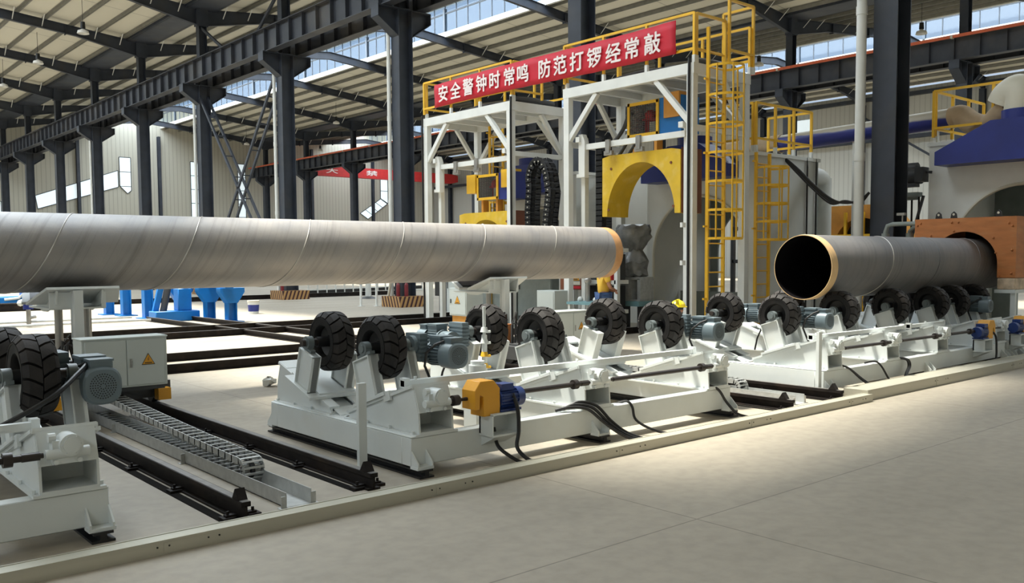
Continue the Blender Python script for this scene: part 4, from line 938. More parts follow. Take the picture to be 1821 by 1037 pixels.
def caged_ladder(lab, x, y, z0, z1, wd=0.55, cage_z=2.1, axis='x', out=-1, R=0.36, hoops=6, extra=0.0):
    """ladder whose rungs run along x; cage bulges to out*y"""
    t = thing('caged_ladder', lab, 'ladder', (x, y, 0))
    m = MB()
    for s in (0, wd): MB().box(s - 0.022, s + 0.022, -0.035, 0.035, z0, z1 + extra).build('ladder_stile', M['yellow'], t)
    rm = MB().cyl((0, 0, 0), (wd, 0, 0), 0.016, n=8).mesh('ladder_rung', M['yellow']); z = z0 + 0.25
    while z < z1: obj('ladder_rung', rm, t, (0, 0, z)); z += 0.30
    for i in range(hoops):
        z = cage_z + (z1 - 0.35 - cage_z) * i / (hoops - 1)
        h = MB(); pts = [(0, 0)] + [(wd / 2 - R * 1.0 * math.cos(a), out * (0.16 + R * math.sin(a) * 1.25)) for a in [PI * k / 12 for k in range(13)]] + [(wd, 0)]
        for (a, b) in zip(pts, pts[1:]): h.beam((a[0], a[1], z), (b[0], b[1], z), 0.012, 0.05)
        h.build('cage_hoop', M['yellow'], t)
    for k in (1, 4, 8, 11):
        a = PI * k / 12; p = (wd / 2 - R * math.cos(a), out * (0.16 + R * math.sin(a) * 1.25))
        MB().box(p[0] - 0.02, p[0] + 0.02, p[1] - 0.008, p[1] + 0.008, cage_z, z1 - 0.33).build('cage_strap', M['yellow'], t)
    z = z0 + 0.9
    while z < z1: MB().box(-0.12, 0.0, -0.02, 0.02, z - 0.02, z + 0.02).build('wall_bracket', M['yellow'], t); z += 1.5
    return t
PZ = 5.75
def gantry(lab, ya, yb, x0=15.0, x1=16.95):
    t = thing('coating_gantry', lab, 'gantry', (x0, ya, 0)); W = yb - ya; D = x1 - x0
    m = MB()
    m.box(-0.02, 0.10, -0.02, W + 0.02, PZ - 0.22, PZ); m.box(D - 0.1, D + 0.02, -0.02, W + 0.02, PZ - 0.22, PZ)
    for y in (0.04, W - 0.04): m.box(0.1, D - 0.1, y - 0.06, y + 0.06, PZ - 0.22, PZ)
    for i in range(1, 5): m.box(0.1, D - 0.1, W * i / 5 - 0.04, W * i / 5 + 0.04, PZ - 0.16, PZ - 0.02)
    m.box(0.05, D - 0.05, 0.0, W, PZ - 0.02, PZ - 0.005)
    m.build('platform', M['gantry'], t)
    for x in (0.06, D - 0.06):
        for y in (0.08, W - 0.08):
            c = MB(); c.box(x - 0.075, x + 0.075, y - 0.085, y + 0.085, 0.02, PZ - 0.22); c.box(x - 0.16, x + 0.16, y - 0.16, y + 0.16, 0, 0.02); c.build('column', M['gantry'], t)
    for x in (0.06, D - 0.06):
        for s, y in ((1, 0.08), (-1, W - 0.08)):
            k = MB(); k.beam((x, y, PZ - 1.25), (x, y + s * 0.95, PZ - 0.22), 0.11, 0.11); k.build('knee_brace', M['gantry'], t)
    for y in (0.08, W - 0.08):
        k = MB(); k.beam((0.10, y, PZ - 1.3), (D - 0.10, y, PZ - 1.3), 0.10, 0.12); k.beam((D - 0.1, y, PZ - 1.2), (D - 0.85, y, PZ - 0.22), 0.10, 0.10); k.build('side_rail', M['gantry'], t)
    # inner guide columns carrying the lifting beam
    for y in (0.38, W - 0.38):
        k = MB(); k.box(0.25, 0.38, y - 0.06, y + 0.06, 0, PZ - 1.15); k.box(0.06, 0.38, y - 0.06, y + 0.06, PZ - 1.27, PZ - 1.15); k.box(0.1, 0.3, y - 0.03, y + 0.03, 2.4, 2.5); k.box(0.1, 0.3, y - 0.03, y + 0.03, 1.6, 1.7); k.build('guide_column', M['gantry'], t)
    k = MB(); k.beam((0.20, 0.35, 4.36), (0.20, W - 0.5, 4.36), 0.07, 0.13); k.build('lifting_beam', M['gantry'], t)
    for y in (W - 0.46,):
        k = MB(); k.prism([(y - 0.10, 3.66), (y - 0.10, 4.5), (y - 0.02, 4.66), (y + 0.10, 4.66), (y + 0.10, 3.74), (y + 0.17, 3.74), (y + 0.17, 3.66)], 'x', 0.12, 0.26); k.build('hanger', M['gantry'], t)
    for y in (W * 0.42, W * 0.66):
        k = MB(); k.box(0.10, 0.16, y - 0.06, y + 0.06, 4.15, 4.45); k.box(0.12, 0.2, y - 0.12, y + 0.12, 4.1, 4.2); k.build('clamp', M['bright'], t)
    railing(t, [(0.02, 0.0, PZ), (0.02, W, PZ)]); railing(t, [(D, 0.0, PZ), (D, W, PZ)]); railing(t, [(0.10, W - 0.01, PZ), (D - 0.08, W - 0.01, PZ)]); railing(t, [(0.10, 0.01, PZ), (D * 0.55, 0.01, PZ)])
    k = MB(); k.tube([(0.3, 0.25, PZ + 0.10), (0.9, 0.2, PZ + 0.12), (D - 0.3, 0.22, PZ + 0.10)], 0.09, 10); k.tube([(0.5, 0.3, PZ + 0.06), (0.5, W * 0.5, PZ + 0.14), (0.55, W - 0.4, PZ + 0.07)], 0.06, 8); k.build('cable_bundle', M['darkgrey'], t)
    return t
G2 = gantry('tall white gantry nearer the right pipe, with the ladder on its right side', 11.72, 15.53)
G1 = gantry('tall white gantry farther left, behind the end of the long pipe', 17.46, 21.27)
railing(G2, [(1.16, -0.03, PZ), (2.03, -0.03, PZ), (2.03, 0.75, PZ)], h=1.45, sp=0.6, name='ladder_guard')
caged_ladder('yellow caged ladder fixed to the side of the nearer white gantry', 15.22, 11.52, 0.0, 6.0, 0.55, 2.15, hoops=7, extra=0.45)
caged_ladder('yellow caged ladder at the back of the farther white gantry', 16.7, 20.4, 0.0, 5.6, 0.5, 2.15, hoops=6)
def arch_guard(lab, y, x, z0, z1, w_, r, depth):
    t = thing('arch_guard', lab, 'guard', (x, y, z0)); H = z1 - z0
    pts = [(-w_ / 2, 0), (-w_ / 2, H), (w_ / 2, H), (w_ / 2, 0), (r, 0)] + [(r * math.cos(a), (H * 0.84) * math.sin(a)) for a in [PI * i / 24 for i in range(1, 24)]] + [(-r, 0)]
    def plate(a0, a1, nm, mm, p=pts):
        m = MB(); n = len(p); inner = [pts[4]] + pts[5:]
        # build as strips between the outer outline and the arch
        outer = []
        for q in inner:
            a = math.atan2(q[1], q[0]); ca, sa = math.cos(a), math.sin(a)
            k = min((w_ / 2) / abs(ca) if abs(ca) > 1e-4 else 1e9, H / sa if sa > 1e-4 else 1e9); outer.append((ca * k, max(0, sa * k)))
        N = len(inner); vs = []
        for a in (a0, a1): vs += [(a, q[0], q[1]) for q in inner] + [(a, q[0], q[1]) for q in outer]
        fs = []
        for i in range(N - 1):
            fs += [(i, i + 1, N + i + 1, N + i), (2 * N + i, 3 * N + i, 3 * N + i + 1, 2 * N + i + 1), (i, 2 * N + i, 2 * N + i + 1, i + 1), (N + i, N + i + 1, 3 * N + i + 1, 3 * N + i)]
        fs += [(0, N, 3 * N, 2 * N), (N - 1, 3 * N - 1, 4 * N - 1, 2 * N - 1)]
        return m.add(vs, fs).build(nm, mm, t)
    plate(0, 0.03, 'front_board', M['arch']); plate(0.03, depth, 'arch_lining', M['arch'])
    MB().box(0.03, depth, -w_ / 2 - 0.012, -w_ / 2, 0.0, H).build('side_board', M['brown'], t)
    b = MB()
    for yy, zz in ((-w_ / 2 + 0.25, H * .78), (w_ / 2 - 0.28, H * .78), (-w_ / 2 + 0.18, 0.15), (w_ / 2 - 0.2, 0.15)): b.cyl((0, yy, zz), (-0.015, yy, zz), 0.03, n=10)
    b.build('board_bolt', M['brown'], t)
    return t
arch_guard('yellow arched guard hanging inside the nearer gantry', 13.43, 15.3, 2.72, 4.11, 2.28, 0.99, 0.72)
arch_guard('yellow arched guard low in the farther gantry, mostly behind the pipe', 18.9, 15.3, 1.75, 3.02, 2.28, 0.99, 0.72)
def pump_cage(lab, y0, y1, z0, z1, x=15.62):
    t = thing('pump_cage', lab, 'machine', (x, y0, z0)); W, H = y1 - y0, z1 - z0; D = 0.62
    m = MB(); m.box(0.03, D, 0, 0.01, 0, H); m.box(0.03, D, W - 0.01, W, 0, H); m.box(0.03, D, 0, W, H - 0.01, H); m.box(0.0, D, 0, W, 0, 0.02); m.box(D - 0.02, D, 0, W, 0, H); m.build('cage_box', M['grey'], t)
    f = MB()
    for a in (0.03, W - 0.03): f.box(-0.03, 0.0, a - 0.035, a + 0.035, 0, H)
    for z in (0.03, H - 0.03): f.box(-0.03, 0.0, 0, W, z - 0.035, z + 0.035)
    f.build('cage_frame', M['yellow'], t)
    g = MB(); n = 14
    for i in range(1, n): g.box(-0.018, -0.010, W * i / n - 0.004, W * i / n + 0.004, 0.05, H - 0.05)
    n = 18
    for i in range(1, n): g.box(-0.014, -0.006, 0.05, W - 0.05, H * i / n - 0.004, H * i / n + 0.004)
    g.build('cage_mesh', M['darkgrey'], t)
    MB().box(0.25, 0.45, 0.08, 0.27, 0.08, 0.34).box(0.25, 0.45, 0.32, 0.50, 0.08, 0.34).build('tank', M['cream'], t)
    MB().sphere((0.35, W * 0.6, H * 0.66), 0.13, 12).cyl((0.3, W * 0.2, H * 0.5), (0.3, W * 0.8, H * 0.55), 0.03, n=8).box(0.45, 0.55, 0.1, W - 0.1, 0.1, H - 0.15).build('pump', M['craneRed'], t)
    MB().box(0.0, D, -0.62, -0.01, -0.02, H * 1.02).build('blue_housing', M['blue'] if z0 > 4 else M['deepblue'], t)
    k = MB(); k.box(-0.06, 0.3, -0.60, -0.18, H * 0.42, H * 1.12); k.build('yellow_box', M['orangebox'] if z0 > 4 else M['yellow'], t)
    if z0 < 4: MB().box(-0.06, 0.3, W + 0.03, W + 0.42, H * 0.3, H * 1.05).build('yellow_box', M['yellow'], t)
    MB().box(0.05, 0.25, 0.1, 0.18, -0.45, 0).box(0.05, 0.25, W - 0.18, W - 0.1, -0.45, 0).build('cage_leg', M['orangebox'], t)
    return t
pump_cage('caged pump with a blue housing hanging high in the nearer gantry', 13.15, 14.06, 4.5, 5.27)
pump_cage('caged pump between two yellow boxes in the farther gantry', 18.72, 19.62, 3.38, 4.06)
# hoses inside the nearer gantry
for i in range(3):
    cable([(15.75, 14.15 - .05 * i, 5.1), (15.72, 14.3, 4.75), (15.7, 14.55, 4.5), (15.72, 14.9, 4.38 - .03 * i), (15.8, 15.1, 4.2)], 0.045, 'thick black hose curving down left of the caged pump', 'hose', 'darkgrey', 'hoses in the nearer gantry')
for i in range(2): cable([(15.7, 14.1 - .3 * i, 4.5), (15.68, 14.25 - .3 * i, 4.3), (15.7, 14.5 - .3 * i, 4.0), (15.8, 14.5 - .3 * i, 3.6)], 0.04, 'black hose dropping behind the yellow arched guard', 'hose', 'darkgrey', 'hoses behind the arched guard')
for x, y, lab in ((14.97, 17.43, 'black cable running down the right front column of the farther gantry'), (14.965, 21.30, 'thin black cable down the left front column of the farther gantry'), (14.96, 11.80, 'black cable down the front column beside the gantry ladder')):
    tag(MB().tube([(x, y, PZ + 0.1), (x - 0.01, y, PZ - 0.3), (x, y + .01, 3), (x, y, 0.1)], 0.028, 8).build('cable', M['black']), lab, 'cable')
# drag chains
ch = [(17.05, 2.0), (17.08, 3.0), (17.02, 3.55)] + [(16.72 + 0.36 * math.cos(a), 3.6 + 0.62 * math.sin(a)) for a in [PI * i / 8 for i in range(1, 8)]] + [(16.30, 3.4), (16.40, 2.8), (16.48, 2.0), (16.50, 1.3)]
t = drag_chain('black drag chain looping over like a hook between the two gantries', [(0, a, b) for a, b in ch], 0.34, M['black'], pitch=0.13, h=0.20, dots=True); t.location = (15.5, 0.15, 0)
t = drag_chain('black drag chain hanging straight inside the nearer gantry', [(0, 14.95, 4.6), (0, 14.95, 0.02)], 0.34, M['black'], pitch=0.13, h=0.2); t.location = (15.75, 0, 0)
# banner along both gantry railings
t = thing('banner', 'long red slogan banner with white characters tied to the gantry railings', 'banner', (14.93, 0, 0))
ya, yb = 12.13, 20.65; N = 60; m = MB(); vs = []; 
def bx(u, v): return 0.012 * math.sin(u * 37) * (0.4 + 0.6 * math.sin(u * 11 + v)) + 0.01 * math.sin(u * 90 + v * 3)
def bz(u): return 0.030 * math.sin(PI * u * 2 - 0.5)
for i in range(N + 1):
    u = i / N; y = yb + (ya - yb) * u
    for j in range(5): v = j / 4; vs.append((bx(u, v * 2), y, 5.985 + 0.655 * v + bz(u) * 0.6 + (0.06 * u - 0.03) * v))
m.add(vs, [(i * 5 + j, i * 5 + j + 1, (i + 1) * 5 + j + 1, (i + 1) * 5 + j) for i in range(N) for j in range(4)])
b = m.build('banner_cloth', M['red'], t, fix=False); so_ = b.modifiers.new('cloth', 'SOLIDIFY'); so_.thickness = 0.006; so_.offset = 1
# lettering: each character a part of its own, reading left to right toward -Y
def bold(me):                                                # four shifted copies of the glyph, each a hair in front of the other
    m = MB(); vs = [v.co.copy() for v in me.vertices]; fs = [tuple(p.vertices) for p in me.polygons]
    for i, (dx, dy) in enumerate(((-.012, 0), (.012, 0), (0, -.009), (0, .009), (.008, .007), (-.008, -.007))): m.add([(v.x + dx, v.y + dy, v.z + 0.0012 * i) for v in vs], fs)
    return m.mesh('character', M['text'], smooth=False, fix=False)
slog = '安全警钟时常鸣 防范打锣经常敲'
def yat(px, zz=6.32):                                        # hall y of the banner under a picture column
    from_x = (px - 910.5, 0, 1598.0)
    d = _R @ Vector((px - 910.5, (110 - 563.0), 1598.0)); return d.y * 14.93 / d.x
cpx = [789, 811, 833.5, 857, 881, 907, 931, None, 970, 997.5, 1027, 1058, 1092, 1125, 1161.5]
for chx, px in zip(slog, cpx):
    if px is None: continue
    me = bold(text_mesh(chx, 0.47, M['text'], 'character', 0.0, 0.0))
    xs = [v.co.x for v in me.vertices]; mid = (min(xs) + max(xs)) / 2; ys = [v.co.y for v in me.vertices]; my = (min(ys) + max(ys)) / 2
    yy = yat(px); u = (yy - yb) / (ya - yb)
    o = obj('character', me, t); o.matrix_local = Matrix.Translation((-0.030, yy, 6.315 + bz(u) * 0.6)) @ Matrix(((0, 0, -1, 0), (-1, 0, 0, 0), (0, 1, 0, 0), (0, 0, 0, 1))) @ Matrix.Translation((-mid, -my, 0))

# ================================================================== BOOTHS, DUCTS, BURNER BOX
def arch_wall(hw, H, R, zc, x0, x1):
    n = 28; inner = [(-R, 0.0), (-R, zc * .5)] + [(-R * math.cos(PI * i / n), zc + R * math.sin(PI * i / n)) for i in range(n + 1)] + [(R, zc * .5), (R, 0.0)]
    outer = [(-hw, 0.0), (-hw, zc * .5)]
    for i in range(n + 1):
        ca, sa = -math.cos(PI * i / n), math.sin(PI * i / n)
        k = min(hw / abs(ca) if abs(ca) > 1e-6 else 1e9, (H - zc) / sa if sa > 1e-6 else 1e9); outer.append((ca * k, zc + sa * k))
    outer += [(hw, zc * .5), (hw, 0.0)]
    # corners of the outline
    N = len(inner); m = MB(); vs = []
    for a in (x0, x1): vs += [(a, q[0], q[1]) for q in inner] + [(a, q[0], q[1]) for q in outer]
    fs = []
    for i in range(N - 1):
        fs += [(i, i + 1, N + i + 1, N + i), (2 * N + i, 3 * N + i, 3 * N + i + 1, 2 * N + i + 1), (i, 2 * N + i, 2 * N + i + 1, i + 1), (N + i, N + i + 1, 3 * N + i + 1, 3 * N + i)]
    m.add(vs, fs)
    # fill the two top corners left by the radial mapping
    iL = max(i for i in range(N) if outer[i][0] <= -hw + 1e-6); iR = min(i for i in range(N) if outer[i][0] >= hw - 1e-6)
    for i0, i1, sx in ((iL, iL + 1, -1), (iR - 1, iR, 1)):
        A, B = outer[i0], outer[i1]; m.prism([A, (sx * hw, H), B], 'x', x0, x1)
    return m
def booth(lab, x0, x1, yc, hw, H, R=1.38, zc=1.85, back=True, hood=True):
    t = thing('coating_booth', lab, 'booth', (x0, yc, 0)); D = x1 - x0
    wm = M['gantry'] if x0 > 19 else M['grey']
    arch_wall(hw, H, R, zc, 0, 0.06).build('front_wall', wm, t)
    if back: arch_wall(hw, H, R * 0.96, zc, D - 0.06, D).build('rear_wall', M['greygreen'], t)
    MB().box(0.06, D - 0.06, -hw, -hw + 0.05, 0, H).build('side_wall', wm, t); MB().box(0.06, D - 0.06, hw - 0.05, hw, 0, H).build('side_wall', wm, t)
    MB().box(-0.04, D + 0.04, -hw - 0.04, hw + 0.04, H - 0.02, H + 0.06).build('roof_plate', M['gantry'], t)
    n = 28; k = MB(); pts = [(-0.02, -R * math.cos(PI * i / n), zc + R * math.sin(PI * i / n)) for i in range(n + 1)]
    k.tube([(-0.02, -R, 0.0)] + pts + [(-0.02, R, 0)], 0.035, 6); k.build('arch_rim', M['cream'], t)
    if hood:
        h = MB(); h.prism([(-hw * 0.80, H - 0.50), (-hw * 0.80, H - 0.22), (-0.45, H + 0.32), (0.45, H + 0.32), (hw * 0.80, H - 0.22), (hw * 0.80, H - 0.50)], 'x', -0.62, -0.01)
        h.box(-0.60, 0.35, -0.44, 0.44, H + 0.07, H + 0.31); h.build('extraction_hood', M['deepblue'], t)
        MB().cyl((-0.15, 0, H + 0.32), (-0.15, 0, H + 0.52), 0.40, n=28).build('hood_collar', M['deepblue'], t)
    return t
b2 = booth('light grey coating booth with an arched opening behind the nearer gantry', 17.5, 20.1, 13.5, 1.6, 4.08)
b1 = booth('light grey coating booth with a blue hood behind the farther gantry', 17.5, 20.1, 19.25, 1.6, 4.08)
b3 = booth('large white booth with a blue hood above the copper box at right', 20.0, 23.5, 7.2, 1.95, 4.18)
for t_, y in ((b2, 13.5), (b1, 19.25)):
    m = MB(); m.box(1.2, 1.25, -1.5, 1.5, 0.0, 0.9); m.build('inner_panel', M['greygreen'], t_)
caged_ladder('orange yellow caged ladder on the side of the grey booth, right of the gantry ladder', 17.35, 11.80, 0.0, 4.1, 0.52, 2.15, hoops=5)
t = thing('platform_railing', 'yellow railing on top of the grey booth beside the blue duct', 'railing', (17.55, 11.95, 4.14))
railing(t, [(0, 0, 0), (2.3, 0, 0), (2.3, 1.2, 0)], h=1.1, sp=0.75); railing(t, [(0, 0.08, 0), (0, 0.9, 0)], h=1.1, sp=0.9)
t = thing('platform_railing', 'yellow railing on top of the white booth at the right edge', 'railing', (20.06, 5.4, 4.24))
railing(t, [(0, 0, 0), (0, 3.7, 0)], h=1.12, sp=1.25); railing(t, [(0.09, 3.7, 0), (2.6, 3.7, 0)], h=1.12, sp=1.0)
# grey panel wall between the booths
tag(MB().box(18.4, 18.46, 15.1, 17.65, 0, 4.0).build('partition_panel', M['grey']), 'pale grey panel wall between the two coating booths', 'panel')
# duct of cloth and blue sheet
def two_tone():
    m, t, b = new_mat('dusty_blue_duct'); N = t.nodes.new; L = t.links.new
    tc = N('ShaderNodeTexCoord'); sp = N('ShaderNodeSeparateXYZ'); L(tc.outputs['Object'], sp.inputs[0])
    nz = N('ShaderNodeTexNoise'); nz.inputs['Scale'].default_value = 1.3; L(tc.outputs['Object'], nz.inputs['Vector'])
    ad = N('ShaderNodeMath'); ad.operation = 'MULTIPLY_ADD'; ad.inputs[1].default_value = 0.10; L(nz.outputs['Fac'], ad.inputs[0]); L(sp.outputs[2], ad.inputs[2])
    gt = N('ShaderNodeMapRange'); gt.inputs['From Min'].default_value = 0.01; gt.inputs['From Max'].default_value = 0.05; L(ad.outputs[0], gt.inputs['Value'])
    mx = N('ShaderNodeMixRGB'); L(gt.outputs[0], mx.inputs[0]); mx.inputs[1].default_value = (0.012, 0.02, 0.17, 1); mx.inputs[2].default_value = (0.36, 0.33, 0.26, 1)
    L(mx.outputs[0], b.inputs['Base Color']); b.inputs['Roughness'].default_value = 0.5; return m
M['ductblue'] = two_tone()
t = thing('air_duct', 'long round blue duct, dusty on top, running behind the wide column', 'duct', (20.7, 8.9, 4.84))
MB().cyl((0, 0, 0), (0, 4.4, -0.14), 0.215, n=28).build('duct_pipe', M['ductblue'], t)
MB().cyl((0, 4.4, -0.14), (0, 4.5, -0.14), 0.235, n=28).cyl((0, 4.5, -0.14), (-0.1, 6.2, -0.2), 0.23, n=24).build('cloth_sleeve', M['tan'], t)
m = MB()
for y in (0.4, 2.4, 4.2): m.box(-0.03, 0.03, y - 0.03, y + 0.03, -0.65 if y > 3 else -4.84, -0.2)
m.build('duct_support', M['grey'], t)
def fat_tube(pts, r, lab, nm, mm):
    P = [Vector(p) for p in pts]; out = []
    for i in range(len(P) - 1):
        p0, p1, p2, p3 = P[max(i - 1, 0)], P[i], P[i + 1], P[min(i + 2, len(P) - 1)]
        for k in range(8):
            u = k / 8.0; out.append(0.5 * ((2 * p1) + (p2 - p0) * u + (2 * p0 - 5 * p1 + 4 * p2 - p3) * u * u + (3 * p1 - p0 - 3 * p2 + p3) * u ** 3))
    out.append(P[-1]); return tag(MB().tube(out, r, 22).build(nm, M[mm]), lab, 'duct')
fat_tube([(20.7, 8.98, 4.84), (20.65, 8.75, 4.84), (20.45, 8.42, 4.62), (20.3, 8.05, 4.52), (20.1, 7.75, 4.66), (20.0, 7.5, 4.80)], 0.24, 'sagging tan cloth hose between the blue duct and the hood elbow', 'cloth_hose', 'tan')
fat_tube([(19.85, 7.2, 4.70), (19.85, 7.2, 4.95), (19.9, 7.32, 5.08), (19.98, 7.52, 5.0), (20.0, 7.6, 4.86)], 0.36, 'beige segmented elbow standing on the blue hood collar', 'duct_elbow', 'cream')
fat_tube([(21.0, 12.3, 0.0), (21.0, 12.3, 3.4), (20.95, 12.3, 3.68), (20.7, 12.32, 3.78), (20.3, 12.4, 3.78)], 0.22, 'grey round duct elbow rising beside the grey booth', 'duct_elbow', 'grey')
for i in range(3):
    d = 0.05 * i
    cable([(18.5 + d, 12.3, 4.2), (18.66, 12.1, 4.2), (18.7, 11.6, 3.80 - d), (18.7, 11.2, 3.42 - d), (18.7, 10.75, 3.06 - d), (18.68, 10.4, 2.95 + d * .4), (18.68, 10.05, 2.99 - d * .6), (18.72, 9.85, 3.15)], 0.028, 'black cable sagging from the grey booth roof to the wide column', group='cables sagging to the wide column')
for i, x in enumerate((19.55, 19.95)): tag(MB().tube([(x - .3, 12.2, 4.18), (x, 11.87, 4.12), (x, 11.86, 3.9), (x, 11.86, 0.1)], 0.022, 8).build('cable', M['black']), ['left one of two black cables down the grey booth corner', 'right one of two black cables down the grey booth corner'][i], 'cable')
# copper coloured heater box around the right pipe
t = thing('heater_box', 'copper coloured box with rivets that the right pipe runs into', 'box', (17.2, YC, 1.36)); H = 1.07; hw = 0.91
m = arch_wall(hw, H, 0.60, 0.245, 0, 0.05); m.build('front_board', M['copper'], t)
MB().box(0.05, 2.2, -hw, -hw + 0.05, 0, H).build('side_board', M['copper'], t); MB().box(0.05, 2.2, hw - 0.05, hw, 0, H).build('side_board', M['copper'], t); MB().box(0.0, 2.2, -hw, hw, H, H + 0.03).build('top_board', M['copper'], t)
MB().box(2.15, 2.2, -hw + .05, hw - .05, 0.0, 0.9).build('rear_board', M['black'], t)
r = MB()
for y, z in ((0.86, 0.98), (0.80, 1.02), (0.22, 1.02), (0.10, 1.02), (-0.78, 0.98), (-0.84, 0.93), (0.18, 0.86), (0.60, 0.78), (-0.52, 0.72), (-0.57, 0.45), (-0.84, 0.5), (-0.84, 0.08), (-0.64, 0.04)): r.sphere((-0.004, y, z), 0.022, 8)
r.build('board_rivet', M['copper'], t)
for y in (0.52, 0.24, -0.55):
    l = MB(); l.prism([(-0.06, 0), (0.06, 0), (0.045, 0.09), (0, 0.13), (-0.045, 0.09)], 'x', 0.12, 0.15); l2 = l.build('lifting_lug', M['black'], t, (0, y, H + 0.03)); MB().cyl((0.118, 0, 0.075), (0.152, 0, 0.075), 0.022, n=10).build('lug_hole', M['cream'], l2)
for i, y in enumerate((6.34, 6.86)):
    pass
m = MB().box(17.2, 18.3, 6.30, 6.72, 1.155, 1.355); 
tag(MB().box(17.2, 17.72, 6.30, 6.60, 1.15, 1.355).build('firebrick', M['stone'], bevel=0.012), 'rough tan firebrick under the near corner of the copper box', 'brick', )
tag(MB().box(17.75, 18.5, 6.30, 6.60, 1.15, 1.355).build('firebrick', M['stone'], bevel=0.012), 'rough tan firebrick under the right side of the copper box', 'brick')
tag(MB().box(17.2, 18.4, 7.81, 8.11, 1.15, 1.355).build('firebrick', M['stone'], bevel=0.012), 'firebrick under the far side of the copper box', 'brick')
t = thing('box_table', 'white steel table frame carrying the bricks and copper box', 'table', (17.1, YC, 0)); m = MB()
m.box(0, 2.4, -0.95, -0.60, 1.09, 1.15); m.box(0, 2.4, 0.55, 0.95, 1.09, 1.15); m.build('table_top', M['white'], t)
for x in (0.03, 1.2, 2.3):
    for y in (-0.9, 0.9): MB().box(x, x + 0.08, y - 0.04, y + 0.04, 0, 1.09).build('table_leg', M['white'], t)
m = MB()
for y in (-0.9, 0.9): m.box(0.11, 2.3, y - 0.03, y + 0.03, 0.42, 0.50)
m.build('table_brace', M['white'], t)
t = thing('gas_pipework', 'grey valved pipes left of the copper box above the right pipe', 'pipework', (17.5, 8.2, 0))
m = MB(); m.tube([(0.1, -0.02, 2.40), (0.1, 0.55, 2.40), (0.1, 0.66, 2.37), (0.1, 0.70, 2.25), (0.1, 0.70, 0.0)], 0.045, 12); m.build('pipe_run', M['greygreen'], t)
m = MB(); m.tube([(0.3, -0.02, 2.34), (0.3, 0.22, 2.34), (0.3, 0.30, 2.26), (0.3, 0.30, 0)], 0.045, 12); m.build('pipe_run', M['greygreen'], t)
m = MB(); m.cyl((0.1, 0.36, 2.43), (0.1, 0.36, 2.58), 0.014, n=8); m.box(0.06, 0.14, 0.30, 0.46, 2.57, 2.62); m.build('valve_handle', M['bright'], t)
m = MB()
for y, x in ((0.70, 0.1), (0.30, 0.3)): m.cyl((x, y, 2.14), (x, y, 2.22), 0.075, n=14); m.cyl((x, y, 2.04), (x, y, 2.08), 0.075, n=14)
m.build('pipe_flange', M['greygreen'], t)
t = thing('burner_unit', 'dark motor driven burner head on rods beside the wide column', 'machine', (20.0, 9.5, 0))
m = MB(); m.cyl((0, 0.35, 3.55), (0, -0.18, 3.55), 0.19, n=16); m.cyl((0, 0.15, 3.72), (0, -0.1, 3.72), 0.12, n=14); m.box(-0.2, 0.1, -0.30, -0.12, 3.40, 3.72); m.cyl((0, -0.28, 3.62), (0, -0.42, 3.60), 0.03, n=8); m.box(-0.1, 0.1, -0.1, 0.35, 3.30, 3.40); m.build('burner_head', M['darkgrey'], t)
m = MB(); m.box(-0.12, 0.12, -0.16, 0.28, 3.08, 3.18); m.cyl((0, 0.2, 3.10), (0, -0.1, 3.10), 0.09, n=12); m.build('bracket', M['greygreen'], t)
for y in (0.22, 0.02, -0.14): MB().cyl((0, y, 0), (0, y, 3.1), 0.022, n=8).build('support_rod', M['rail'], t)
MB().beam((0, 0.0, 2.2), (0, -0.24, 3.1), 0.05, 0.05).build('strut', M['darkgrey'], t)
t = thing('orange_arch', 'orange arched hood seen between the grey booth and the wide column', 'guard', (23.0, 12.3, 0))
arch_wall(0.95, 3.15, 0.80, 2.0, 0, 0.05).build('arch_board', M['orangebox'], t)
m = MB(); m.lathe([(0.05, 0.95), (1.2, 0.95), (1.2, 0.8), (0.05, 0.8)], 32, 'x', (0, 0, 2.15), closed=True); m.build('arch_shell', M['orangebox'], t)
MB().box(0.6, 0.65, -0.8, 0.8, 0, 2.9).build('dark_backing', M['black'], t)
for y in (0.35, -0.15): MB().box(-0.25, -0.18, y - 0.035, y + 0.035, 0, 2.95).build('guard_post', M['yellow'], t)
MB().box(-0.3, -0.2, -0.9, 1.0, 2.25, 2.36).build('guard_bar', M['yellow'], t)

# ================================================================== FLOOR LEVEL BACKGROUND
def stripes():
    m, t, b = new_mat('warning_stripes'); N = t.nodes.new; L = t.links.new
    tc = N('ShaderNodeTexCoord'); sp = N('ShaderNodeSeparateXYZ'); L(tc.outputs['Object'], sp.inputs[0])
    a = N('ShaderNodeMath'); a.operation = 'ADD'; L(sp.outputs[0], a.inputs[0]); L(sp.outputs[1], a.inputs[1])
    a2 = N('ShaderNodeMath'); a2.operation = 'MULTIPLY_ADD'; a2.inputs[1].default_value = -0.35; L(sp.outputs[2], a2.inputs[0]); L(a.outputs[0], a2.inputs[2])
    d = N('ShaderNodeMath'); d.operation = 'DIVIDE'; d.inputs[1].default_value = 0.19; L(a2.outputs[0], d.inputs[0])
    f = N('ShaderNodeMath'); f.operation = 'FRACT'; L(d.outputs[0], f.inputs[0])
    g = N('ShaderNodeMath'); g.operation = 'GREATER_THAN'; g.inputs[1].default_value = 0.55; L(f.outputs[0], g.inputs[0])
    mx = N('ShaderNodeMixRGB'); L(g.outputs[0], mx.inputs[0]); mx.inputs[1].default_value = (0.42, 0.24, 0.09, 1); mx.inputs[2].default_value = (0.045, 0.012, 0.012, 1)
    L(mx.outputs[0], b.inputs['Base Color']); b.inputs['Roughness'].default_value = 0.7; return m
M['stripes'] = stripes()
near_cols = [o for o in col.objects if o.get('group') == 'columns of the near row']
pl = MB().box(-0.66, 0.66, -0.62, 0.62, 0, 0.40).mesh('striped_plinth', M['stripes'])
for o in near_cols[1:5]: obj('striped_plinth', pl, o)
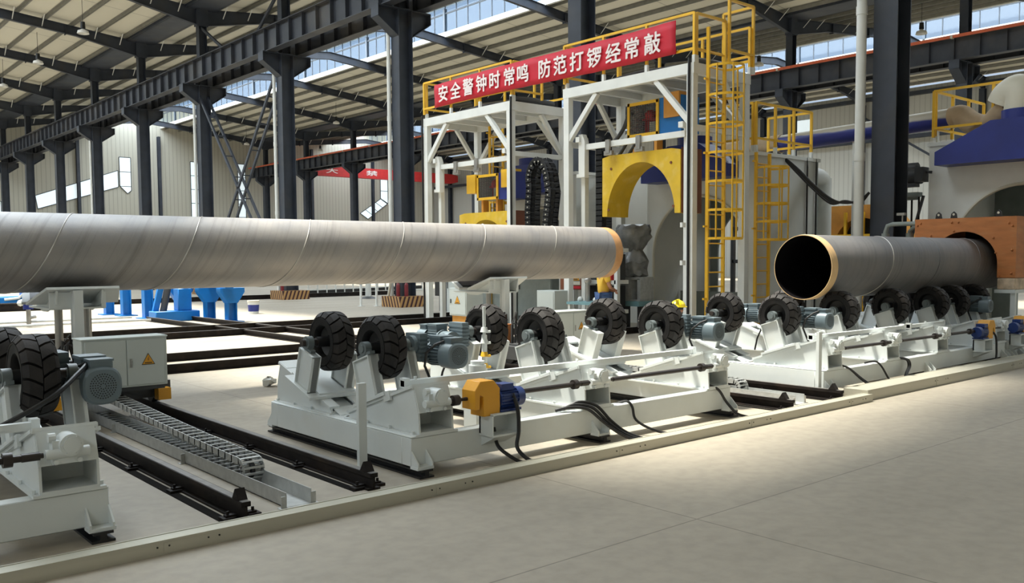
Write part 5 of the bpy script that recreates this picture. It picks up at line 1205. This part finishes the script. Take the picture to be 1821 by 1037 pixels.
exm = MB().lathe([(0, 0.0), (0.0, 0.075), (0.42, 0.075), (0.48, 0.05), (0.50, 0.025), (0.58, 0.025), (0.58, 0)], 16).mesh('extinguisher_body', M['extred'])
exh = MB().box(-0.02, 0.09, -0.015, 0.015, 0.58, 0.62).tube([(0.0, 0.03, 0.56), (0.06, 0.09, 0.5), (0.08, 0.1, 0.2)], 0.012, 6).mesh('extinguisher_hose', M['black'])
for k, (cx_, cy_, lab) in enumerate(((18.52, 28.05, 'red extinguisher on the striped plinth left of the farther gantry, left one'), (18.75, 27.85, 'red extinguisher on the striped plinth left of the farther gantry, right one'), (18.5, 37.4, 'red extinguisher on the distant striped plinth under the pipe middle'))):
    t = thing('fire_extinguisher', lab, 'fire extinguisher', (cx_, cy_, 0.40), 0, 'fire extinguishers on striped plinths'); obj('extinguisher_body', exm, t); obj('extinguisher_hose', exh, t)
tag(MB().cyl((18.45, 28.6, 0.40), (18.38, 28.2, 1.3), 0.055, n=10).build('drain_stub', M['cream']), 'slanting cream pipe stub on the striped plinth', 'pipe')
# low white barrier far away
t = thing('barrier_fence', 'low white barrier with dark boards between the striped plinths', 'fence', (21.1, 39.9, 0)); d = Vector((8.6, 2.6, 0)); n = 14; m = MB()
for z in (0.62, 0.30, 0.06): m.beam(Vector((0, 0, z)), d + Vector((0, 0, z)), 0.05, 0.05)
for i in range(n + 1): c = d * (i / n); m.box(c.x - 0.03, c.x + 0.03, c.y - 0.03, c.y + 0.03, 0, 0.66)
m.build('fence_rail', M['gantry'], t); MB().beam(Vector((0, 0.02, 0.2)), d + Vector((0, 0.02, 0.2)), 0.02, 0.18).build('kick_board', M['black'], t)
for x, y, h, lab in ((17.84, 29.57, 1.5, 'thin white pole on the grey floor between the two plinths'), (18.30, 29.2, 1.5, 'white pole at the left edge of the nearer striped plinth')):
    t = thing('white_pole', lab, 'pole', (x, y, 0)); MB().cyl((0, 0, 0), (0, 0, h), 0.045, n=10).build('pole_tube', M['gantry'], t); MB().cyl((0, 0, 0), (0, 0, 0.02), 0.12, n=12).build('pole_base', M['gantry'], t)
t = thing('floor_stand', 'grey pedestal with a dark round foot beyond the white poles', 'stand', (21.75, 35.4, 0)); MB().cyl((0, 0, 0.1), (0, 0, 1.6), 0.14, 0.10, 14).build('stand_stem', M['grey'], t); MB().cyl((0, 0, 0), (0, 0, 0.10), 0.42, 0.2, 18).build('stand_foot', M['darkgrey'], t)
# blue frames
bs = MB(); bs.ibeam((0, 0, 0), (0, 0, 0.98), 0.27, 0.27, 0.03, 0.03, up=(1, 0, 0)); bs_m = bs.mesh('frame_leg', M['blue'])
bt = MB().prism([(-0.15, 0.55), (0.15, 0.55), (0.36, 0.86), (0.36, 0.98), (-0.36, 0.98), (-0.36, 0.86)], 'y', -0.15, 0.15).mesh('frame_head', M['blue'])
bp = MB().box(-0.28, 0.28, -0.28, 0.28, 0, 0.03).mesh('frame_foot', M['blue'])
for (x, y), lab in zip(((9.25, 31.3), (9.45, 30.2), (9.5, 28.3), (10.25, 27.6), (10.45, 25.85), (10.68, 24.85)), ('leftmost blue steel stand under the long pipe', 'second blue steel stand from the left under the pipe', 'third blue stand, left of the blue machine', 'blue stand right of the blue machine', 'blue stand before the last one, with a sloped head', 'last blue stand on the right, nearest the white bucket')):
    t = thing('pipe_stand', lab, 'stand', (x, y, 0), 0, 'blue pipe stands under the long pipe'); obj('frame_leg', bs_m, t); obj('frame_foot', bp, t)
    if y < 28: obj('frame_head', bt, t)
tag(MB().prism([(0, 0.98), (3.6, 0.98), (3.6, 1.12), (0, 1.12)], 'x', -0.12, 0.12).build('stand_beam', M['blue'], None, (10.5, 24.5, 0.0)), 'blue beam across the right blue stands', 'beam')
t = thing('tilting_machine', 'blue hydraulic machine among the blue stands', 'machine', (9.6, 26.6, 0)); MB().box(-0.55, 0.75, -0.3, 0.3, 0, 0.30).build('machine_base', M['blue'], t, bevel=.02); MB().box(0.15, 0.55, -0.2, 0.2, 0.30, 0.95).build('machine_head', M['blue'], t, bevel=.02)
MB().cyl((-0.25, 0, 0.2), (-0.05, 0, 1.1), 0.10, n=14).build('hydraulic_ram', M['darkgrey'], t); MB().beam((-0.45, 0.1, 0.2), (-0.2, 0.1, 1.2), 0.12, 0.16).cyl((0.35, 0, 0.95), (0.35, 0, 1.1), 0.16, n=12).build('machine_arm', M['blue'], t)
t = thing('blue_machine', 'light blue machine at the left edge under the pipe', 'machine', (8.2, 40.0, 0)); MB().box(-1.6, 0.9, -0.5, 0.5, 0, 0.4).build('machine_base', M['blue'], t, bevel=.03); MB().box(0.3, 0.9, -0.3, 0.3, 0.4, 1.2).build('machine_head', M['blue'], t); MB().cyl((-0.9, 0, 0.4), (-0.9, 0, 1.0), 0.3, 0.22, 14).build('machine_dome', M['blue'], t)
MB().tube([(-0.4, -0.5, 0.3), (0.1, -0.55, 0.35), (0.35, -0.55, 0.6), (0.2, -0.5, 0.85), (-0.1, -0.5, 0.8)], 0.05, 8).build('machine_hose', M['grey'], t)
tag(MB().box(9.0, 9.5, 38.2, 38.6, 0, 0.95).build('short_post', M['navy']), 'short dark post left of the lift car cradle', 'post')
rail('floor_rail', 'brown rail running across under the blue machine at left', (-12, 36.0, 0), (10.2, 36.0, 0), h=0.28)
rail('floor_rail', 'brown rail in front of the dark post and blue stands', (-12, 38.6, 0), (26, 38.6, 0), h=0.2)
for y, lab in ((27.0, 'thin grey rod lying along the floor left of the blue stands, far one'), (25.4, 'thin grey rod lying along the floor left of the blue stands, near one')): tag(MB().cyl((-6, y, 0.14), (8.6, y, 0.14), 0.03, n=8).build('guide_rod', M['galv']), lab, 'rod')
t = thing('valve_fitting', 'small valve with white knobs above the guide rods at left', 'valve', (5.9, 27.0, 0)); MB().cyl((0, 0, 0), (0, 0, 0.5), 0.06, n=10).cyl((0, 0, 0.25), (0.18, 0, 0.28), 0.05, n=8).build('valve_body', M['bright'], t); MB().cyl((0, 0, 0.48), (0, 0, 0.66), 0.13, n=10).build('valve_cap', M['deepblue'], t)
for a in range(4): MB().sphere((0.24 * math.cos(a * PI / 2 + .5), 0.24 * math.sin(a * PI / 2 + .5), 0.66), 0.09, 8).build('knob', M['gantry'], t)
t = thing('bucket', 'white paint bucket with a dark blue label on the floor right of the blue stands', 'bucket', (12.9, 28.2, 0)); MB().lathe([(0, 0), (0, 0.165), (0.40, 0.19), (0.40, 0)], 20).build('bucket_body', M['gantry'], t); MB().lathe([(0.39, 0.2), (0.44, 0.2), (0.45, 0.0)], 20).build('bucket_lid', M['cream'], t); MB().lathe([(0.08, 0.172), (0.30, 0.188)], 20).build('bucket_label', M['deepblue'], t)
m = MB(); random.seed(5); m.sphere((0, 0, 0), 0.07, 10, (1.3, 1, 0.8)); m.v = [(x + random.uniform(-.03, .03), y + random.uniform(-.03, .03), max(0, z + 0.06 + random.uniform(-.025, .025))) for x, y, z in m.v]
tag(m.build('paper_scrap', M['gantry'], None, (5.55, 11.7, 0), smooth=False), 'crumpled white paper on the floor left of the middle bed', 'paper')
# control cabinets
def cabinet(lab, x, y, w_, d_, h, mm, sign=True, z=0.0, nm='control_cabinet'):
    t = thing(nm, lab, 'cabinet', (x, y, z)); b = MB().box(0, d_, -w_ / 2, w_ / 2, 0, h).build('cabinet_body', M[mm], t, bevel=0.01)
    MB().box(-0.012, 0, -w_ / 2 + 0.03, w_ / 2 - 0.03, 0.04, h - 0.04).build('cabinet_door', M[mm], t); MB().box(-0.03, -0.012, w_ / 2 - 0.10, w_ / 2 - 0.07, h * 0.45, h * 0.6).build('door_handle', M['darkgrey'], t)
    if sign: triangle_sign(t, (0.0, h * 0.56, -0.014), 0.22, face='x')
    return t
cabinet('white cabinet on a stand with a yellow warning triangle, right of the farther gantry leg', 14.0, 18.45, 0.72, 0.55, 0.72, 'cabinet', True, 0.30)
tag(MB().box(14.05, 14.5, 18.15, 18.75, 0, 0.30).build('cabinet_plinth', M['orangebox']), 'orange machine base under the white warning cabinet', 'base')
cabinet('tall white cabinet left of the grey cabinets behind the second cradle', 16.75, 22.0, 1.3, 0.6, 1.9, 'cabinet', False)
cabinet('wide grey green cabinet behind the second cradle', 16.75, 20.3, 1.9, 0.7, 2.0, 'greygreen', False)
cabinet('grey green cabinet with a leaning white strip, left of the red brown board', 16.75, 18.55, 1.4, 0.7, 2.0, 'greygreen', False)
cabinet('small white cabinet under the red brown warning board', 14.55, 15.72, 0.62, 0.45, 1.0, 'cabinet', False)
t = thing('warning_board', 'red brown board with a white warning triangle panel between the gantries', 'sign', (15.35, 15.62, 1.0)); MB().box(0, 0.03, -0.32, 0.42, 0, 0.62).build('board', M['brown'], t); MB().box(-0.01, 0, -0.27, 0.03, 0.12, 0.52).build('sign_panel', M['cream'], t); triangle_sign(t, (-0.12, 0.33, -0.012), 0.28, face='x')
MB().box(-0.01, 0, -0.28, 0.04, 0.03, 0.09).build('sign_caption', M['red'], t); MB().box(0.0, 0.03, -0.05, 0.05, -1.0, 0).build('board_post', M['gantry'], t)
tag(MB().box(18.0, 18.5, 23.7, 25.0, 0.52, 1.5).build('dark_screen', M['black']), 'large black panel behind the farther gantry leg', 'panel')
tag(MB().box(18.1, 18.4, 23.8, 24.9, 0, 0.52).build('screen_stand', M['darkgrey']), 'dark stand under the black panel', 'stand')
tag(MB().beam((16.8, 18.95, 0.0), (16.85, 18.75, 1.95), 0.10, 0.03).build('leaning_strip', M['gantry']), 'white strip leaning on the grey green cabinet', 'strip')
# wrapped robot on its stand
t = thing('wrapped_robot', 'machine wrapped in grey plastic sheet beside the arch opening', 'machine', (16.6, 14.75, 0)); random.seed(11); m = MB()
prof = [(1.30, 0.25), (1.36, 0.34), (1.50, 0.30), (1.66, 0.38), (1.78, 0.30), (1.95, 0.20), (2.1, 0.30), (2.3, 0.42), (2.45, 0.44), (2.55, 0.36), (2.58, 0.0)]
m.lathe(prof, 40); vv = []
for (x, y, z) in m.v:
    a = math.atan2(y, x); f = 1 + 0.10 * math.sin(5 * a + z * 9) + 0.07 * math.sin(9 * a - z * 14) + random.uniform(-.03, .03); vv.append((x * f, y * f * 0.95, z + 0.03 * math.sin(7 * a)))
m.v = vv; m.build('plastic_wrap', M['plastic'], t); k = MB(); k.box(-0.25, 0.25, -0.42, 0.42, 0.72, 0.76); k.box(-0.25, 0.25, -0.42, 0.42, 1.24, 1.30)
for y in (-0.38, 0.38): k.box(-0.25, 0.25, y - 0.05, y + 0.05, 0.76, 1.26)
k.box(-0.2, 0.2, -0.1, 0.1, 0.76, 1.24); k.build('robot_stand', M['galv'], t); MB().box(-0.35, 0.35, -0.46, 0.46, 0.60, 0.72).build('stand_top', M['teal'], t)
for y in (-0.35, 0.35): MB().box(-0.2, 0.2, y - 0.06, y + 0.06, 0, 0.6).build('stand_leg', M['darkgrey'], t)
t = thing('work_table', 'teal topped work table with a clamp, behind the third pair of tyres', 'table', (14.9, 14.6, 0)); MB().box(-0.35, 0.35, -0.4, 0.4, 0.70, 0.76).build('table_top', M['teal'], t)
for x in (-0.3, 0.3):
    for y in (-0.34, 0.34): MB().box(x - 0.03, x + 0.03, y - 0.03, y + 0.03, 0, 0.70).build('table_leg', M['gantry'], t)
MB().cyl((0, 0.05, 0.76), (0, 0.05, 1.2), 0.05, n=10).sphere((0, 0.05, 1.24), 0.09, 10).build('clamp_post', M['bright'], t)
for y in (-0.2, 0.3): MB().sphere((0, y, 0.80), 0.07, 10).build('clamp_pad', M['gantry'], t)
t = thing('shelf_rack', 'white steel rack with dark gear behind the person in yellow', 'rack', (15.62, 15.0, 0)); m = MB()
for y in (-0.6, 0.6): m.box(-0.05, 0.05, y - 0.05, y + 0.05, 0, 2.0)
for z in (0.45, 1.15, 1.9): m.box(-0.05, 0.4, -0.6, 0.6, z, z + 0.09)
m.build('rack_frame', M['gantry'], t); MB().box(0.05, 0.4, -0.5, 0.5, 0.54, 1.1).build('rack_bin', M['black'], t); MB().box(0.05, 0.4, -0.5, 0.5, 1.24, 1.85).build('rack_bin', M['darkgrey'], t); MB().box(-0.1, 0.1, -0.5, -0.2, 1.24, 1.40).build('red_part', M['craneRed'], t)
# seen through the nearer booth: far frame and orange box
t = thing('rear_machine', 'dark framed machine with an orange panel seen through the booth arch', 'machine', (21.0, 13.9, 0)); m = MB()
for y in (-0.9, 0.1, 1.1): m.box(-0.05, 0.05, y - 0.05, y + 0.05, 0, 3.0)
for z in (1.6, 2.5, 2.95): m.box(-0.05, 0.05, -0.9, 1.1, z, z + 0.1)
m.build('machine_frame', M['darkgrey'], t); MB().box(0.05, 0.5, -0.75, 0.0, 1.7, 2.35).build('orange_panel', M['orangebox'], t); MB().tube([(-0.1, 0.3, 2.6), (-0.1, 0.0, 2.1), (-0.1, 0.4, 1.8), (-0.1, -0.3, 1.5)], 0.03, 6).build('machine_hose', M['black'], t)

# ================================================================== PEOPLE
def skin_body(name, joints, edges, mm, parent, root=0, sub=2):
    me = bpy.data.meshes.new(name); me.from_pydata([j[0] for j in joints], edges, []); o = obj(name, me, parent); me.materials.append(mm)
    s = o.modifiers.new('skin', 'SKIN'); s.use_smooth_shade = True
    for i, j in enumerate(joints):
        v = me.skin_vertices[0].data[i]; v.radius = (j[1], j[2] if len(j) > 2 else j[1]); v.use_root = (i == root)
    u = o.modifiers.new('sub', 'SUBSURF'); u.levels = sub; u.render_levels = sub
    dg = bpy.context.evaluated_depsgraph_get(); m2 = bpy.data.meshes.new_from_object(o.evaluated_get(dg)); o.modifiers.clear(); o.data = m2; m2.materials.clear(); m2.materials.append(mm)
    for p in m2.polygons: p.use_smooth = True
    return o
def hand(parent, w_, f_, side):
    """palm and five fingers; w_ wrist, f_ forward direction"""
    w_ = Vector(w_); f = Vector(f_).normalized(); s = f.cross(Vector((0, 0, 1))).normalized() * side; dn = f.cross(s).normalized()
    if dn.z > 0: dn = -dn
    J = [(w_, 0.026, 0.02), (w_ + f * 0.045, 0.036, 0.016), (w_ + f * 0.085, 0.038, 0.015)]; E = [(0, 1), (1, 2)]
    for i, (off, ln) in enumerate(((-0.030, 0.068), (-0.010, 0.078), (0.011, 0.074), (0.030, 0.056))):
        b = len(J); p0 = w_ + f * 0.09 + s * off; J += [(p0, 0.0095), (p0 + f * ln * 0.5 + dn * 0.012, 0.009), (p0 + f * ln * 0.85 + dn * 0.04, 0.0075)]; E += [(2, b), (b, b + 1), (b + 1, b + 2)]
    b = len(J); p0 = w_ + f * 0.03 - s * 0.034; J += [(p0, 0.011), (p0 + f * 0.03 - s * 0.02 + dn * .008, 0.010), (p0 + f * 0.058 - s * 0.022 + dn * 0.02, 0.0085)]; E += [(1, b), (b, b + 1), (b + 1, b + 2)]
    return J, E
def person(lab, loc, rz, pose, shirt, trousers, hat=None):
    t = thing('person', lab, 'person', loc, rz); V = Vector
    P = {k: V(v) for k, v in pose.items()}
    J = [(P['pelvis'], .14, .11), (P['waist'], .125, .10), (P['chest'], .15, .115), (P['neck'], .058, .058), (P['head0'], .056, .06)]
    E = [(0, 1), (1, 2), (2, 3), (3, 4)]
    for sd in ('l', 'r'):
        b = len(J); J += [(P['sh' + sd], .062), (P['el' + sd], .043), (P['wr' + sd], .030)]; E += [(2, b), (b, b + 1), (b + 1, b + 2)]
        hj, he = hand(t, P['wr' + sd], P['wr' + sd] - P['el' + sd], 1 if sd == 'l' else -1); o0 = len(J)
        J += hj[1:]; E += [(b + 2, o0)] + [(i - 1 + o0, j - 1 + o0) for i, j in he[1:]]
        b = len(J); J += [(P['hip' + sd], .088), (P['kn' + sd], .062), (P['an' + sd], .043), (P['toe' + sd], .038, .03)]; E += [(0, b), (b, b + 1), (b + 1, b + 2), (b + 2, b + 3)]
    body = skin_body('body', J, E, M['skin'], t)
    hc = P['head']; hd = MB(); hd.sphere((0, 0, 0), 1.0, 20); f = P['face'].normalized(); up = V((0, 0, 1)); s = f.cross(up).normalized(); vv = []
    for (x, y, z) in hd.v:
        q = V((x, y, z)); k = 1.0 - 0.20 * max(0, -z) * (1 - abs(x) * .3)
        vv.append(tuple(hc + s * (x * .075 * k) + f * (y * .095 * k) + up * (z * .118)))
    hd.v = vv; hd.build('head', M['skin'], t)
    MB().sphere(tuple(hc + f * 0.098 - up * 0.012), 0.018, 8, (0.8, 1, 1.4)).build('nose', M['skin'], t)
    for k in (-1, 1):
        MB().sphere(tuple(hc + f * 0.083 + s * k * 0.032 + up * 0.012), 0.011, 8).build('eye', M['hair'], t); MB().sphere(tuple(hc + s * k * 0.076), 0.026, 8, (0.6, 0.6, 1.2)).build('ear', M['skin'], t)
    MB().sphere(tuple(hc + f * 0.078 - up * 0.055), 0.022, 8, (1, 1, 0.3)).build('mouth', M['extred'], t)
    h = MB(); h.sphere(tuple(hc + up * 0.03 - f * 0.015), 0.112, 16, (0.86, 0.98, 0.92)); h.v = [(x, y, max(z, hc.z + 0.005)) for x, y, z in h.v]; h.build('hair', M['hair'], t)
    if hat:
        k = MB(); k.sphere(tuple(hc + up * 0.05), 0.135, 20, (0.95, 1.05, 0.85)); k.v = [(x, y, max(z, hc.z + 0.045)) for x, y, z in k.v]; k.cyl(hc + up * 0.045, hc + up * 0.055, 0.15, n=24); k.box(hc.x - .015, hc.x + .015, hc.y - .13, hc.y + .13, hc.z + .06, hc.z + .17); k.build('safety_helmet', M[hat], t)
    JS = [(P['pelvis'] + V((0, 0, .02)), .162, .135), (P['waist'], .152, .13), (P['chest'], .178, .145), (P['neck'] - V((0, 0, .035)), .085, .08)]; ES = [(0, 1), (1, 2), (2, 3)]
    for sd in ('l', 'r'):
        b = len(JS); JS += [(P['sh' + sd], .082), (P['sh' + sd].lerp(P['el' + sd], .62), .068)]; ES += [(2, b), (b, b + 1)]
    skin_body('shirt', JS, ES, M[shirt], t)
    JT = [(P['pelvis'], .15, .125)]; ET = []
    for sd in ('l', 'r'):
        b = len(JT); JT += [(P['hip' + sd], .105), (P['kn' + sd], .078), (P['an' + sd] + V((0, 0, .04)), .062)]; ET += [(0, b), (b, b + 1), (b + 1, b + 2)]
    skin_body('trousers', JT, ET, M[trousers], t)
    for sd in ('l', 'r'): MB().beam(P['an' + sd] + V((0, 0, -0.045)) - (P['toe' + sd] - P['an' + sd]) * 0.25, P['toe' + sd] + V((0, 0, 0.0)), 0.10, 0.075).build('shoe', M['black'], t, bevel=0.02)
    return t
# standing, arms folded in front, seen from behind the pipe; local +y is forward
stand = dict(pelvis=(0, 0, .93), waist=(0, .0, 1.08), chest=(0, .0, 1.27), neck=(0, .01, 1.45), head0=(0, .02, 1.52), head=(0, .04, 1.60), face=(0, 1, -.1),
             shl=(-.19, 0, 1.37), ell=(-.25, .06, 1.12), wrl=(-.02, .22, 1.04), shr=(.19, 0, 1.37), elr=(.25, .06, 1.12), wrr=(.04, .23, 1.07),
             hipl=(-.10, 0, .90), knl=(-.11, .02, .49), anl=(-.11, -.02, .09), toel=(-.12, .15, .04), hipr=(.10, 0, .90), knr=(.11, .02, .49), anr=(.11, -.02, .09), toer=(.12, .15, .04))
person('person in a yellow shirt and blue jeans standing behind the pipe end, arms bent forward', (14.5, 13.78, 0), math.radians(-115), stand, 'shirt', 'denim')
squat = dict(pelvis=(0, -.05, .34), waist=(0, 0.0, .47), chest=(0, .10, .62), neck=(0, .18, .77), head0=(0, .21, .83), head=(0, .24, .91), face=(0, 1, -.35),
             shl=(-.18, .12, .70), ell=(-.22, .28, .50), wrl=(-.10, .46, .42), shr=(.18, .12, .70), elr=(.22, .28, .50), wrr=(.10, .46, .42),
             hipl=(-.12, -.02, .33), knl=(-.17, .34, .46), anl=(-.15, .12, .09), toel=(-.16, .28, .04), hipr=(.12, -.02, .33), knr=(.17, .34, .46), anr=(.15, .12, .09), toer=(.16, .28, .04))
person('person crouching in a yellow safety helmet behind the third near tyre', (11.35, 9.2, 0), math.radians(-60), squat, 'extred', 'denim', 'helmet')
